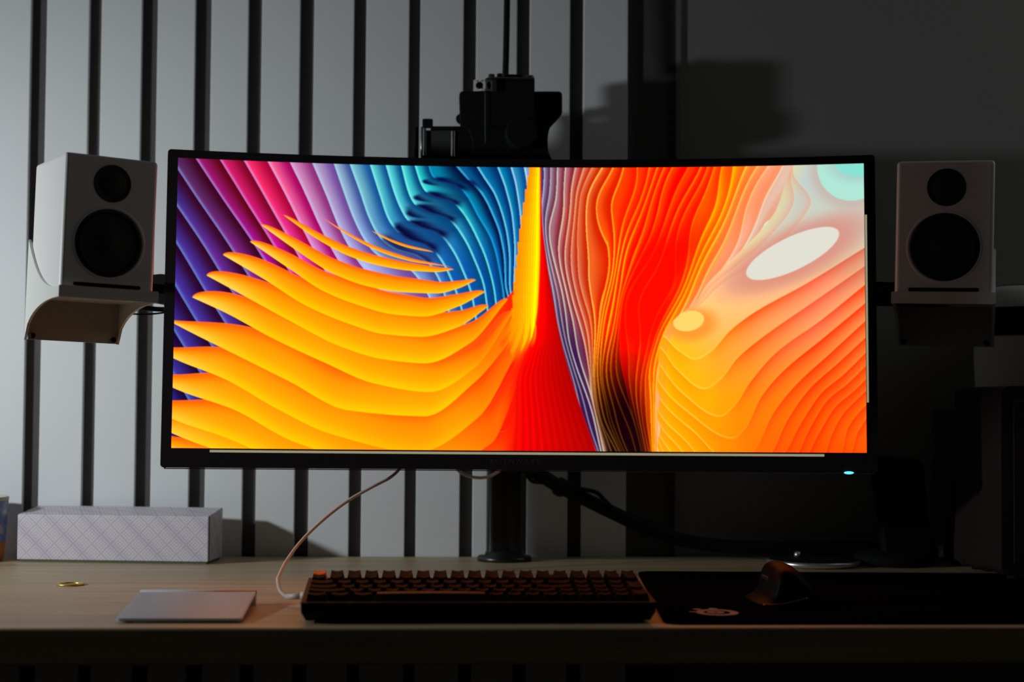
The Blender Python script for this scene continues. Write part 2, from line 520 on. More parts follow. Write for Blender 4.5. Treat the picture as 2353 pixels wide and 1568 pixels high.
    linec = ramp([(-7, (60, 110, 190)), (-1, (110, 120, 190)), (1, (200, 110, 190)), (3, (215, 150, 205)), (5, (170, 190, 220)), (8, (120, 225, 220)), (11, (110, 235, 220)),
                  (12, (20, 150, 205)), (14, (110, 205, 235)), (18, (190, 225, 245))], K)
    line = line * (1 - 0.85 * np.clip(dark * 1.3, 0, 1))
    img = img * (1 - 0.85 * line[..., None]) + linec * 0.85 * line[..., None]

    # ---- right: streaming threads, mauve to orange to red
    K = field([
        (0, [(1243, 376), (1247, 480), (1262, 620), (1292, 780), (1330, 910), (1376, 1040)]),
        (2, [(1281, 376), (1276, 440), (1262, 520), (1290, 700), (1330, 850), (1366, 960), (1384, 1040)]),
        (4, [(1322, 376), (1304, 440), (1290, 560), (1310, 680), (1348, 800), (1366, 920), (1394, 1040)]),
        (7, [(1360, 376), (1336, 450), (1330, 530), (1342, 620), (1360, 760), (1368, 900), (1404, 1040)]),
        (10, [(1418, 376), (1398, 470), (1400, 600), (1384, 720), (1372, 850), (1384, 950), (1420, 1040)]),
        (15, [(1500, 376), (1462, 500), (1430, 620), (1402, 760), (1388, 860), (1408, 950), (1446, 1040)]),
        (20, [(1572, 376), (1522, 480), (1476, 590), (1436, 700), (1428, 800), (1446, 900), (1480, 1040)]),
        (25, [(1640, 376), (1600, 500), (1560, 640), (1506, 780), (1484, 880), (1490, 960), (1500, 1040)]),
        (31, [(1726, 376), (1668, 520), (1604, 660), (1540, 770), (1516, 860), (1512, 950), (1512, 1040)]),
        (37, [(1838, 376), (1760, 520), (1660, 660), (1580, 760), (1530, 860), (1524, 950), (1522, 1040)]),
    ])
    Kf = np.interp(K, [0, 8, 37], [0, 7, 25]) + 0.30 * np.sin(Y / 70.0 + K * 0.8) + 0.22 * np.sin(Y / 37.0 - K * 0.5)
    Kx = np.gradient(Kf, axis=1); Ky = np.gradient(Kf, axis=0)
    F = Kf - np.floor(Kf); I = np.floor(Kf)
    rnd = np.mod(np.sin(I * 12.9898 + 4.1) * 43758.5453, 1)
    c = ramp([(0, (130, 110, 160)), (1, (140, 115, 150)), (2, (160, 110, 130)), (4, (190, 110, 110)), (6, (215, 105, 80)), (8, (232, 95, 40)), (10, (242, 75, 5)),
              (13, (255, 55, 0)), (18, (255, 62, 0)), (24, (255, 50, 0)), (27, (255, 105, 0)), (30, (255, 140, 0)), (32, (250, 140, 80)), (35, (235, 175, 150)), (38, (215, 215, 200))], K)
    d = ramp([(0, (70, 35, 85)), (2, (120, 55, 75)), (4, (140, 30, 50)), (6, (195, 45, 25)), (8, (205, 40, 0)), (10, (225, 30, 0)), (14, (250, 25, 0)), (20, (255, 0, 0)),
              (25, (255, 20, 0)), (29, (255, 85, 0)), (33, (250, 130, 70)), (38, (225, 170, 150))], K)
    sh = smooth(0.2, 0.9, F)[..., None]
    col = c * (1 - sh) + d * sh
    flame = np.exp(-((K - 20) / 5.0) ** 2) * smooth(430, 560, Y) * (1 - smooth(820, 960, Y))
    flame2 = smooth(17, 21, K) * (1 - smooth(24, 29, K)) * smooth(480, 580, Y) * (1 - smooth(740, 900, Y))
    col = col * (1 - flame2[..., None]) + np.array((255, 8, 0.)) * flame2[..., None]
    hot = np.exp(-((K - 14) / 3.5) ** 2) * smooth(470, 600, Y) * (1 - smooth(860, 980, Y)) + 0.7 * np.exp(-((K - 30) / 2.5) ** 2)
    hl = (1 - smooth(0.05, 0.42, F)) * np.clip(hot, 0, 1)
    col = col * (1 - hl[..., None]) + np.array((255, 205, 0.)) * hl[..., None]
    deep = smooth(760, 1000, Y + (K - 8) * 5.0 * (K < 20)) * smooth(3, 7, K) * (1 - smooth(20, 30, K))
    col = col * (1 - deep[..., None]) + np.array((24, 0, 6.)) * deep[..., None]
    viol = smooth(620, 820, Y) * (1 - smooth(2.0, 5.0, K))
    col = col * (1 - viol[..., None]) + np.array((58, 22, 78.)) * viol[..., None]
    lw = np.abs(Kx) + np.abs(Ky)
    line = 1 - smooth(0.5, 1.0, F / (lw * 3.6 / AA + 1e-6))
    lc = ramp([(0, (190, 225, 225)), (3, (215, 220, 190)), (6, (238, 205, 130)), (9, (255, 190, 50)), (14, (255, 180, 0)), (22, (255, 110, 0)), (28, (255, 190, 0)), (33, (250, 225, 150)), (37, (215, 240, 220))], K)
    la = 0.9 * (1 - 0.6 * deep) * (1 - 0.7 * flame2)
    la = la * line * (0.35 + 0.65 * rnd)
    col = col * (1 - la[..., None]) + lc * la[..., None]
    mask = smooth(-0.03, 0.03, K) * (X > 1236)
    mix(mask, col)

    # ---- far right: terraces
    edge = curve([(376, 1832), (430, 1818), (480, 1800), (540, 1752), (600, 1690), (650, 1640), (690, 1608), (720, 1568), (750, 1540), (790, 1524), (850, 1518), (930, 1519), (1040, 1519)], Y) - 9 * smooth(376, 420, Y) * (1 - smooth(640, 720, Y))
    scal = 3.0 * np.sin(Y / 11.0) * smooth(780, 860, Y)
    inside = smooth(-AA, AA, X - edge - scal)
    u = (X - 1520) / 470; v = (Y - 376) / 660
    pale = ramp([(0, (200, 222, 214)), (0.22, (214, 216, 200)), (0.42, (246, 214, 160)), (0.62, (255, 190, 90)), (0.85, (255, 180, 10)), (1, (255, 165, 0))], v + 0.06 * (1 - u))
    warm = ramp([(0, (190, 205, 205)), (0.25, (205, 205, 185)), (0.4, (240, 190, 140)), (0.55, (252, 184, 112)), (0.72, (255, 150, 45)), (0.85, (255, 122, 8)), (1, (255, 84, 0))], v)
    wu = smooth(0.12, 0.75, u)[..., None]
    basec = pale * (1 - wu) + warm * wu
    yel = (1 - smooth(0.0, 0.32, u)) * smooth(0.5, 0.68, v)
    basec = basec * (1 - 0.85 * yel[..., None]) + np.array((255, 198, 0.)) * 0.85 * yel[..., None]
    glow = (1 - smooth(0, 46, X - edge)) * (1 - smooth(640, 720, Y))
    T = basec.copy()
    edgeglow = np.stack([255 + 0 * X, 225 + 0 * X, 120 + 0 * X], -1)
    T = T * (1 - 0.35 * glow[..., None]) + edgeglow * 0.35 * glow[..., None]
    # slanting folds beside the boundary in the upper part
    for off, a in ((34, 0.8), (74, 0.8)):
        e2 = edge + off * smooth(376, 470, Y) * (1 - 0.75 * smooth(560, 700, Y))
        dd = e2 - X
        T = np.where((dd > 0)[..., None], T * (1 - a * 0.55 * np.exp(-dd / 13.0)[..., None]) + np.array((238, 128, 100.)) * a * 0.55 * np.exp(-dd / 13.0)[..., None], T)
        rim_ = np.exp(-(dd / 3.0) ** 2)[..., None] * 0.12
        T = T * (1 - rim_) + np.array((250, 240, 200.)) * rim_

    def shade(ey, depth, colr, amt, lit):
        nonlocal T
        dd = Y - ey
        below = smooth(-AA, AA, dd)
        s = below * np.exp(-np.clip(dd, 0, 999) / depth) * amt
        T = T * (1 - s[..., None]) + np.asarray(colr, float) * s[..., None]
        r = np.exp(-((dd + 2.0) / 2.2) ** 2) * lit
        T = T * (1 - r[..., None]) + np.array((255, 215, 90.)) * r[..., None]
    # terrace edges (left end, valley, right end)
    ter = [
        [(1500, 762), (1532, 772), (1560, 800), (1604, 824), (1640, 806), (1684, 758), (1740, 716), (1860, 650), (1995, 568)],
        [(1500, 780), (1526, 800), (1560, 846), (1624, 892), (1664, 868), (1700, 822), (1760, 772), (1870, 696), (1995, 610)],
        [(1500, 800), (1524, 840), (1570, 898), (1660, 955), (1694, 930), (1730, 876), (1790, 808), (1890, 736), (1995, 652)],
        [(1500, 820), (1522, 880), (1580, 940), (1688, 1005), (1718, 982), (1756, 908), (1806, 850), (1896, 776), (1995, 694)],
        [(1500, 850), (1522, 915), (1600, 990), (1690, 1064), (1738, 1032), (1784, 944), (1836, 880), (1910, 812), (1995, 734)],
        [(1500, 880), (1522, 950), (1580, 1010), (1680, 1110), (1778, 1036), (1812, 966), (1864, 892), (1930, 832), (1995, 772)],
        [(1500, 910), (1522, 975), (1560, 1020), (1680, 1150), (1808, 1036), (1842, 974), (1892, 900), (1940, 860), (1995, 806)],
        [(1500, 940), (1522, 1000), (1550, 1040), (1680, 1190), (1838, 1036), (1862, 986), (1906, 916), (1950, 880), (1995, 836)],
        [(1500, 965), (1522, 1020), (1540, 1060), (1700, 1220), (1862, 1036), (1886, 990), (1924, 930), (1960, 900), (1995, 866)],
        [(1500, 990), (1522, 1040), (1700, 1240), (1900, 1036), (1912, 1000), (1938, 950), (1966, 920), (1995, 892)],
        [(1500, 1060), (1700, 1260), (1936, 1036), (1950, 980), (1974, 946), (1995, 924)],
        [(1500, 1060), (1700, 1260), (1958, 1036), (1970, 994), (1984, 970), (1995, 952)],
    ]
    for i, t in enumerate(ter):
        ey = curve(t, X)
        rc = ramp([(0, (255, 160, 0)), (0.25, (255, 140, 0)), (0.45, (255, 80, 10)), (0.75, (238, 84, 56) if i < 3 else (250, 44, 0)), (1, (222, 98, 74) if i < 2 else (240, 52, 6))], u)
        vall = 1 - 0.75 * np.exp(-((X - (1612 + 28 * i)) / 42.0) ** 2) * (i < 5)
        shade(ey, 34 - i * 1.6, rc, 0.97 * vall, 0.55 * (1 - smooth(0.12, 0.5, u)) + 0.10)

    def blob(cx, cy, a, b, rot, colr, shc, off, soft):
        nonlocal T
        c_, s_ = math.cos(rot), math.sin(rot)
        def dist(dx, dy):
            px_ = (X - cx - dx) * c_ + (Y - cy - dy) * s_; py_ = -(X - cx - dx) * s_ + (Y - cy - dy) * c_
            return (np.sqrt((px_ / a) ** 2 + (py_ / b) ** 2) - 1) * min(a, b)
        s = (1 - smooth(-2, soft, dist(*off)))[..., None] * 0.75
        T = T * (1 - s) + np.asarray(shc, float) * s
        s = (1 - smooth(-AA, AA, dist(0, 0)))[..., None]
        T = T * (1 - s) + np.asarray(colr, float) * s
    blob(1828, 581, 116, 38, -0.44, (222, 220, 206), (216, 130, 118), (4, 3), 42)
    blob(1589, 735, 36, 23, -0.22, (255, 212, 105), (255, 140, 40), (9, 9), 26)
    blob(1964, 384, 78, 78, 0, (172, 226, 210), (196, 176, 164), (-2, 5), 30)
    blob(1980, 372, 54, 34, 0, (134, 222, 208), (166, 200, 196), (0, 3), 22)
    mix(inside, T)

    # ---- lower left: golden blades, each nearer one over the one below
    # tip, then points of the lower edge; thickness in the middle
    blades = [
        [(300, 985), (420, 1060), (700, 1180), (960, 1290), (1190, 1250), (1216, 1100)],
        [(300, 940), (397, 1000), (560, 1060), (760, 1140), (980, 1210), (1180, 1150), (1212, 1000)],
        [(300, 905), (397, 968), (520, 1010), (690, 1080), (960, 1150), (1160, 1080), (1208, 920)],
        [(330, 850), (397, 898), (540, 948), (680, 1020), (960, 1092), (1130, 1020), (1204, 850)],
        [(340, 798), (397, 832), (520, 880), (640, 946), (760, 1000), (960, 1040), (1100, 960), (1200, 790)],
        [(380, 745), (440, 775), (560, 832), (660, 880), (800, 946), (975, 958), (1090, 880), (1198, 752)],
        [(440, 695), (520, 730), (620, 782), (740, 836), (860, 884), (985, 902), (1090, 846), (1182, 712)],
        [(471, 644), (560, 690), (660, 742), (780, 800), (880, 828), (975, 836), (1080, 788), (1167, 686)],
        [(507, 596), (600, 648), (700, 708), (800, 748), (880, 770), (965, 775), (1050, 752), (1122, 703)],
        [(568, 564), (660, 624), (740, 674), (820, 704), (900, 724), (970, 728), (1050, 704), (1113, 670)],
        [(592, 524), (680, 584), (760, 632), (840, 660), (920, 672), (1000, 674), (1050, 662), (1092, 642)],
        [(643, 500), (720, 552), (800, 592), (870, 612), (940, 622), (1000, 624), (1040, 618)],
        [(727, 499), (780, 534), (850, 572), (900, 590), (950, 602), (1000, 608), (1036, 612)],
        [(848, 532), (900, 558), (940, 570), (992, 578)],
    ]
    under = curve(blades[7], X)
    fillc = ramp([(430, (255, 120, 0)), (900, (255, 112, 0)), (1080, (255, 84, 0)), (1180, (255, 20, 0)), (1240, (255, 0, 0))], X + (Y - 900) * 0.1)
    mix(smooth(-2, 2, Y - under + 6) * smooth(640, 700, X) * (X < 1240), fillc)
    thick = [95, 95, 95, 95, 92, 92, 88, 80, 66, 52, 38, 22, 9, 6]
    for bi, (b, th) in enumerate(zip(blades, thick)):
        x0, x1 = b[0][0], b[-1][0]
        lo = curve(b, X)
        t = np.clip((X - x0) / (x1 - x0), 0, 1)
        prof = np.clip(4 * t * (1 - t), 0, 1) ** 0.62
        if bi < 6: prof = smooth(0, 0.34, t) ** 0.6 * (1 - smooth(0.93, 1.02, t)) ** 0.5
        hi = lo - th * prof
        if bi == 12: hi = lo - th * np.sin(np.pi * t)
        inside = smooth(-AA, AA, Y - hi) * smooth(-AA, AA, lo - Y) * ((X > x0) & (X < x1))
        q = np.clip((Y - hi) / (lo - hi + 1e-3), 0, 1)
        c = ramp([(0, (255, 92, 0)), (0.12, (255, 112, 0)), (0.34, (255, 146, 0)), (0.7, (255, 170, 0)), (1.0, (255, 206, 0))], q)
        redden = smooth(1010, 1190, X) * smooth(640, 840, Y + (X - 1100) * 0.2)
        redden = np.clip(redden + 0.25 * smooth(930, 1040, Y) * smooth(600, 1000, X), 0, 1)
        rr = ramp([(0, (255, 36, 0)), (0.5, (255, 90, 0)), (1.0, (255, 112, 0))], q)
        c = c * (1 - redden[..., None]) + rr * redden[..., None]
        tip = (1 - smooth(0.0, 0.26, t)) * smooth(0.15, 0.9, q) * (0.9 if bi < 11 else 0.4)
        c = c * (1 - tip[..., None]) + np.array((255, 214, 96.)) * tip[..., None]
        rimm = np.exp(-((Y - hi) / 2.2) ** 2) * 0.5 * (bi < 13)
        c = c * (1 - rimm[..., None]) + np.array((255, 110, 60.)) * rimm[..., None]
        mix(inside, c)

    # ---- centre: the yellow plume and the red fan below it
    left = curve([(370, 1217), (420, 1209), (480, 1200), (540, 1192), (600, 1186), (660, 1180), (720, 1176), (780, 1172), (840, 1180)], Y)
    left = left + 4.0 * (np.mod(Y + 6, 31) / 31 - 0.4)
    right = curve([(370, 1241), (500, 1242), (560, 1243), (700, 1240), (800, 1236), (900, 1230)], Y)
    sp = np.clip((X - left) / (right - left), 0, 1)
    ph = np.mod((X - left) / 5.6 + (Y - 376) / 60.0, 1)
    c = ramp([(0, (255, 150, 0)), (0.35, (255, 184, 0)), (0.6, (255, 226, 0)), (0.85, (255, 244, 0)), (1, (255, 190, 0))], sp)
    stri = (1 - smooth(0.25, 0.5, np.abs(ph - 0.5))) * 0.35 * (1 - smooth(0.6, 0.9, sp))
    c = c * (1 - stri[..., None]) + np.array((255, 120, 0.)) * stri[..., None]
    mix(smooth(-AA, AA, X - left) * smooth(-AA, AA, right - X) * (1 - smooth(790, 850, Y)), c)
    fr = curve([(370, 1243), (500, 1247), (620, 1262), (780, 1292), (910, 1330), (1040, 1377)], Y)
    fl_ = curve([(370, 1241), (560, 1242), (690, 1238), (770, 1226), (820, 1196), (880, 1172), (960, 1168), (1040, 1160)], Y)
    q = np.clip((X - fl_) / (fr - fl_), 0, 1)
    c = ramp([(0, (255, 30, 0)), (0.2, (255, 0, 0)), (0.45, (238, 0, 0)), (0.75, (212, 0, 0)), (1, (190, 0, 0))], q)
    fold = 0.10 * np.sin(q * 38.0) * smooth(700, 860, Y)
    c = c * (1 - np.abs(fold))[..., None]
    soft = 3 + 40 * smooth(760, 880, Y)
    mk = np.clip((X - fl_ + soft * 0.5) / soft, 0, 1) * smooth(-AA, AA, fr - X)
    mix(mk, c)
    # small flame tips where the blades meet the plume
    for (tx, ty, bx, by, wd) in ((1183, 702, 1150, 800, 9), (1192, 728, 1160, 818, 10), (1206, 734, 1182, 826, 10), (1220, 728, 1204, 812, 8), (1230, 726, 1222, 800, 6)):
        t = (Y - ty) / (by - ty)
        cxl = tx + (bx - tx) * t + 6 * np.sin(np.pi * np.clip(t, 0, 1))
        mk = (1 - smooth(0.5, 1.0, np.abs(X - cxl) / (wd * np.clip(t, 0.02, 1)))) * (t > 0) * (1 - smooth(0.75, 1.05, t))
        mix(mk * 0.92, ramp([(0, (255, 170, 0)), (0.6, (255, 130, 0)), (1, (255, 60, 0))], t))
    return np.clip(img / 255.0, 0, 1)


def make_display():
    nx, ny = 1000, 416
    ss = paint(nx * 2, ny * 2)
    lin = np.where(ss <= 0.04045, ss / 12.92, ((ss + 0.055) / 1.055) ** 2.4)
    lin = lin.reshape(ny, 2, nx, 2, 3).mean((1, 3))
    lin = lin * (1 + 0.45 * np.clip((lin - 0.80) / 0.20, 0, 1))      # the screen outshines the exposure in its bright channels
    xs = (np.arange(nx) / (nx - 1) - 0.5) * SW
    zs = (0.5 - np.arange(ny) / (ny - 1)) * SH
    a = xs / R
    co = np.zeros((ny, nx, 3))
    co[..., 0] = (R * np.sin(a))[None]; co[..., 1] = (R * np.cos(a) - R)[None]; co[..., 2] = zs[:, None]
    idx = np.arange(nx * ny).reshape(ny, nx)
    q = np.stack([idx[:-1, :-1], idx[1:, :-1], idx[1:, 1:], idx[:-1, 1:]], -1).reshape(-1, 4)
    me = bpy.data.meshes.new('display')
    me.vertices.add(nx * ny); me.vertices.foreach_set('co', co.ravel())
    me.loops.add(q.size); me.loops.foreach_set('vertex_index', q.ravel().astype(np.int32))
    me.polygons.add(len(q)); me.polygons.foreach_set('loop_start', (np.arange(len(q)) * 4).astype(np.int32))
    me.polygons.foreach_set('use_smooth', np.ones(len(q), bool))
    me.update(calc_edges=True)
    at = me.color_attributes.new('picture', 'FLOAT_COLOR', 'POINT')
    rgba = np.ones((nx * ny, 4), np.float32); rgba[:, :3] = lin.reshape(-1, 3)
    at.data.foreach_set('color', rgba.ravel())
    m = bpy.data.materials.new('lit_display'); m.use_nodes = True
    nt = m.node_tree; b = nt.nodes['Principled BSDF']
    b.inputs['Base Color'].default_value = (0.004, 0.004, 0.004, 1); b.inputs['Roughness'].default_value = 0.5
    b.inputs['Specular IOR Level'].default_value = 0.1
    ca = nt.nodes.new('ShaderNodeVertexColor'); ca.layer_name = 'picture'
    nt.links.new(ca.outputs['Color'], b.inputs['Emission Color'])
    b.inputs['Emission Strength'].default_value = 1.05
    me.materials.append(m)
    o = bpy.data.objects.new('display', me); COL.objects.link(o); o.parent = mon
    o['label'] = 'lit screen with rainbow ribbons'
    return o


def frame_ring(outer, inner, d0, d1):
    """ring between two outlines with equal point counts, bent to the monitor's curve"""
    n = len(outer); v = []
    for d in (d0, d1):
        for p in outer: v.append(bend(p[0], d, p[1]))
        for p in inner: v.append(bend(p[0], d, p[1]))
    f = []
    for i in range(n):
        j = (i + 1) % n
        f += [(i, j, n + j, n + i), (2 * n + i, 3 * n + i, 3 * n + j, 2 * n + j), (i, 2 * n + i, 2 * n + j, j), (n + i, n + j, 3 * n + j, 3 * n + i)]
    return v, f


def outline(x0, x1, z0, z1, r, nseg=40, nc=5):
    pts = []
    for cx, cz, a0 in ((x1 - r, z1 - r, 0), (x0 + r, z1 - r, 90), (x0 + r, z0 + r, 180), (x1 - r, z0 + r, 270)):
        for i in range(nc + 1):
            a = math.radians(a0 + 90 * i / nc)
            pts.append((cx + r * math.cos(a), cz + r * math.sin(a)))
        if a0 in (0, 180):
            xa, xb, zz = (x1 - r, x0 + r, z1) if a0 == 0 else (x0 + r, x1 - r, z0)
            for i in range(1, nseg):
                pts.append((xa + (xb - xa) * i / nseg, zz))
    return pts


make_display()
hx, hz = SW / 2, SH / 2
OX0, OX1, OZ0, OZ1 = -hx - 0.0118, hx + 0.0128, -hz - 0.0225, hz + 0.0095
v, f = frame_ring(outline(OX0, OX1, OZ0, OZ1, 0.004), outline(-hx, hx, -hz, hz, 0.0006), -0.0018, 0.016)
bz = MB().add(v, f).build('bezel', M_bezel, mon)
# darker bottom lip
v, f = frame_ring(outline(OX0 + 0.004, OX1 - 0.004, OZ0 - 0.0016, OZ0 + 0.003, 0.0008), outline(OX0 + 0.006, OX1 - 0.006, OZ0 - 0.0004, OZ0 + 0.0018, 0.0004), 0.001, 0.014)
MB().add(v, f).build('bottom_lip', M_bezel_under, mon)
# shell behind
def curved_slab(x0, x1, z0, z1, d0, d1, n=24, taper=0.0):
    v = []; fs = []
    for i in range(n + 1):
        x = x0 + (x1 - x0) * i / n
        v += [bend(x, d0, z0), bend(x, d0, z1), bend(x * (1 - taper), d1, z1 - taper * 0.1), bend(x * (1 - taper), d1, z0 + taper * 0.1)]
    for i in range(n):
        for k in range(4):
            fs.append((i * 4 + k, i * 4 + (k + 1) % 4, i * 4 + 4 + (k + 1) % 4, i * 4 + 4 + k))
    fs += [(3, 2, 1, 0), (4 * n, 4 * n + 1, 4 * n + 2, 4 * n + 3)]
    return v, fs
v, f = curved_slab(OX0 + 0.003, OX1 - 0.003, OZ0 + 0.003, OZ1 - 0.003, 0.004, 0.024)
MB().add(v, f).build('rear_shell', M_black, mon)
v, f = curved_slab(-0.29, 0.29, -0.11, 0.12, 0.024, 0.048, taper=0.12)
MB().add(v, f).build('rear_housing', M_black, mon)
# scroll bars glowing at the lower and right rim of the picture
v, f = curved_slab(-0.360, 0.3555, -hz - 0.0046, -hz - 0.0018, -0.0024, -0.0016, n=40)
MB().add(v, f).build('scroll_bar', M_bar, mon)['label'] = 'long pale scroll bar along the bottom of the picture'
v, f = curved_slab(hx + 0.0006, hx + 0.0030, -hz + 0.058, -hz + 0.277, -0.0024, -0.0016, n=1)
MB().add(v, f).build('scroll_bar', M_bar, mon)['label'] = 'pale scroll bar along the right of the picture'
# power light
p = bend(0.3825, 0.0006, OZ0 - 0.0006)
pl = MB().lathe([(0.0001, -0.0009), (0.0009, -0.0007), (0.0011, 0.0), (0.0009, 0.0007), (0.0001, 0.0009)], n=16, axis='y').build('power_light', M_led, mon)
pl.scale = (5.2, 3.0, 1.5); pl.location = (p[0], p[1] - 0.003, p[2])
pl['label'] = 'glowing blue power light'
# maker's name on the chin
tcu = bpy.data.curves.new('lettering', 'FONT'); tcu.body = 'ALIENWARE'; tcu.size = 0.0078; tcu.space_character = 1.55
tcu.align_x = 'CENTER'; tcu.extrude = 0.0001
tob = bpy.data.objects.new('lettering_tmp', tcu); COL.objects.link(tob)
bpy.context.view_layer.update()
tme = bpy.data.meshes.new_from_object(tob.evaluated_get(bpy.context.evaluated_depsgraph_get()))
bpy.data.objects.remove(tob, do_unlink=True)
tme.materials.clear(); tme.materials.append(M_print)
lt = bpy.data.objects.new('lettering', tme); COL.objects.link(lt); lt.parent = mon
lt.rotation_euler = (math.pi / 2, 0, 0); lt.location = (-0.005, -0.0021, -hz - 0.0150)
lt['label'] = 'spaced capital letters on the chin'

# ------------------------------------------------------------------ monitor stand
st = empty('monitor_stand', (0.1175, 2.030, 0))
tag(st, 'black pole stand with round foot holding the curved monitor', 'monitor stand')
MB().lathe([(0.0345, 0), (0.0345, 0.004), (0.033, 0.0062), (0.0255, 0.007), (0.0235, 0.013), (0.0001, 0.013)], n=48).build('foot', M_metalblk, st)
MB().prism(rrect(-0.0232, 0.0212, -0.016, 0.016, 0.010, 6), 0.010, 0.4900, 'z').build('pole', M_metalblk, st)
MB().box(-0.0050, 0.0010, -0.0175, -0.0155, 0.012, 0.110).build('cable_groove', M_black, st)
MB().box(-0.016, 0.018, -0.085, -0.012, 0.30, 0.335).build('mounting_arm', M_metalblk, st, bevel=0.003)
MB().box(-0.055, 0.060, -0.094, -0.085, 0.262, 0.372).build('mounting_plate', M_metalblk, st, bevel=0.003)

# ------------------------------------------------------------------ camera rig above the monitor
rig = empty('camera_rig', (0.1187, 1.985, 0.4900)); rig.scale = (1.0102,) * 3
tag(rig, 'black camera rig with T-shaped plate, silver clasp and rod above monitor', 'camera rig')
def loc(pts): return [(a - 0.1175, b - 0.487) for a, b in pts]
T_out = loc([(0.0531, 0.5815), (0.0538, 0.5848), (0.0560, 0.5864), (0.1770, 0.5886), (0.1800, 0.5875), (0.1812, 0.5848), (0.1814, 0.5620), (0.1806, 0.5596),
             (0.1668, 0.5442), (0.1650, 0.5390), (0.1638, 0.5315), (0.1635, 0.5250), (0.1638, 0.5185), (0.1646, 0.5130), (0.1659, 0.5093), (0.1690, 0.5030), (0.1690, 0.4900),
             (0.0660, 0.4900), (0.0700, 0.5100), (0.0700, 0.5250), (0.0660, 0.5380), (0.0545, 0.5450)])
MB().prism(T_out, -0.006, 0.008).build('back_plate', M_matte, rig, bevel=0.001)
MB().box(0.085 - 0.1175, 0.150 - 0.1175, 0.004, 0.048, -0.001, 0.022).build('pole_clamp', M_metalblk, rig, bevel=0.002)
MB().prism(loc([(0.0838, 0.5400), (0.1450, 0.5400), (0.1450, 0.5980), (0.1442, 0.5992), (0.0838, 0.5985)]), -0.030, -0.006).build('camera_body', M_matte, rig, bevel=0.0015)
MB().box(0.0955 - 0.1175, 0.1450 - 0.1175, -0.028, -0.010, 0.1115, 0.1138).build('top_plate', M_darkgrey, rig, bevel=0.0006)
MB().lathe([(0.0060, 0), (0.0060, 0.003), (0.0042, 0.0042), (0.0038, 0.0075), (0.0001, 0.0082)], c=(0.0925 - 0.1175, -0.016, 0.1115), n=24).build('dial', M_darkgrey, rig)
MB().lathe([(0.0052, 0), (0.0052, 0.006), (0.0047, 0.0068), (0.0001, 0.0068)], c=(0.1395 - 0.1175, -0.016, 0.1115), n=24).build('dial', M_darkgrey, rig)
MB().lathe([(0.0040, 0), (0.0044, 0.005), (0.0040, 0.0072), (0.0001, 0.0072)], c=(0.1035 - 0.1175, -0.012, 0.1135), n=20).build('dial', M_metalblk, rig)
MB().prism(loc([(0.1085, 0.600), (0.1330, 0.600), (0.1318, 0.6065), (0.1280, 0.6085), (0.1130, 0.6085), (0.1090, 0.6060)]), -0.008, 0.006).build('shoe', M_matte, rig, bevel=0.0008)
# round lens cap edge, lower middle
lens = MB()
lens.lathe([(0.0180, -0.034), (0.0195, -0.030), (0.0195, -0.006)], c=(0.1290 - 0.1175, 0, 0.5320 - 0.487), n=40, axis='y').build('lens_ring', M_matte, rig)
# silver clasp: bent strip with two oval holes
def clasp_strip():
    m = MB()
    y0 = -0.034
    for (xa, xb, ya, yb) in ((0.0697, 0.0842, y0 + 0.006, y0), (0.0842, 0.0930, y0, y0 + 0.002)):
        x_a, x_b = xa - 0.1175, xb - 0.1175
        zt, zb_ = (0.5960 - 0.487, 0.5822 - 0.487)
        cx, cz = (x_a + x_b) / 2, (zt + zb_) / 2
        hw, hh = (x_b - x_a) / 2, (zt - zb_) / 2
        n = 24; vo = []; vi = []
        for k in range(n):
            a = 2 * math.pi * k / n
            c, s = math.cos(a), math.sin(a)
            sc = 1 / max(abs(c), abs(s))
            vo.append((cx + hw * c * sc, cz + hh * s * sc)); vi.append((cx + hw * 0.62 * c, cz + hh * 0.66 * s))
        def Y(x): return ya + (yb - ya) * (x - x_a) / (x_b - x_a)
        vv = [(p[0], Y(p[0]), p[1]) for p in vo] + [(p[0], Y(p[0]), p[1]) for p in vi]
        vv += [(a, b + 0.0012, c) for a, b, c in vv]
        ff = []
        for k in range(n):
            j = (k + 1) % n
            ff += [(k, j, n + j, n + k), (2 * n + k, 3 * n + k, 3 * n + j, 2 * n + j), (k, 2 * n + k, 2 * n + j, j), (n + k, n + j, 3 * n + j, 3 * n + k)]
        m.add(vv, ff)
    return m
cl = clasp_strip().build('clasp', M_silver, rig); cl['label'] = 'bent silver strap clasp with two oval holes'
MB().box(0.0708 - 0.1175, 0.0925 - 0.1175, -0.0255, -0.0235, 0.0955, 0.1085).build('backing', M_matte, cl)
for px_, pz_ in ((0.0745, 0.5935), (0.0745, 0.5845), (0.0838, 0.5940), (0.0838, 0.5832)):
    MB().lathe([(0.0011, -0.001), (0.0009, 0.0004), (0.0001, 0.0006)], c=(px_ - 0.1175, -0.0345, pz_ - 0.487), n=12, axis='y').build('rivet', M_silver, cl)
MB().box(0.0925 - 0.1175, 0.0978 - 0.1175, -0.0345, -0.029, 0.0940, 0.1090).build('strap', M_strap, cl)
MB().tube([(0.0840 - 0.1175, -0.0325, 0.0945), (0.0844 - 0.1175, -0.0325, 0.060), (0.0848 - 0.1175, -0.0325, 0.030)], 0.00045, n=8).build('edge_line', M_darkgrey, rig)
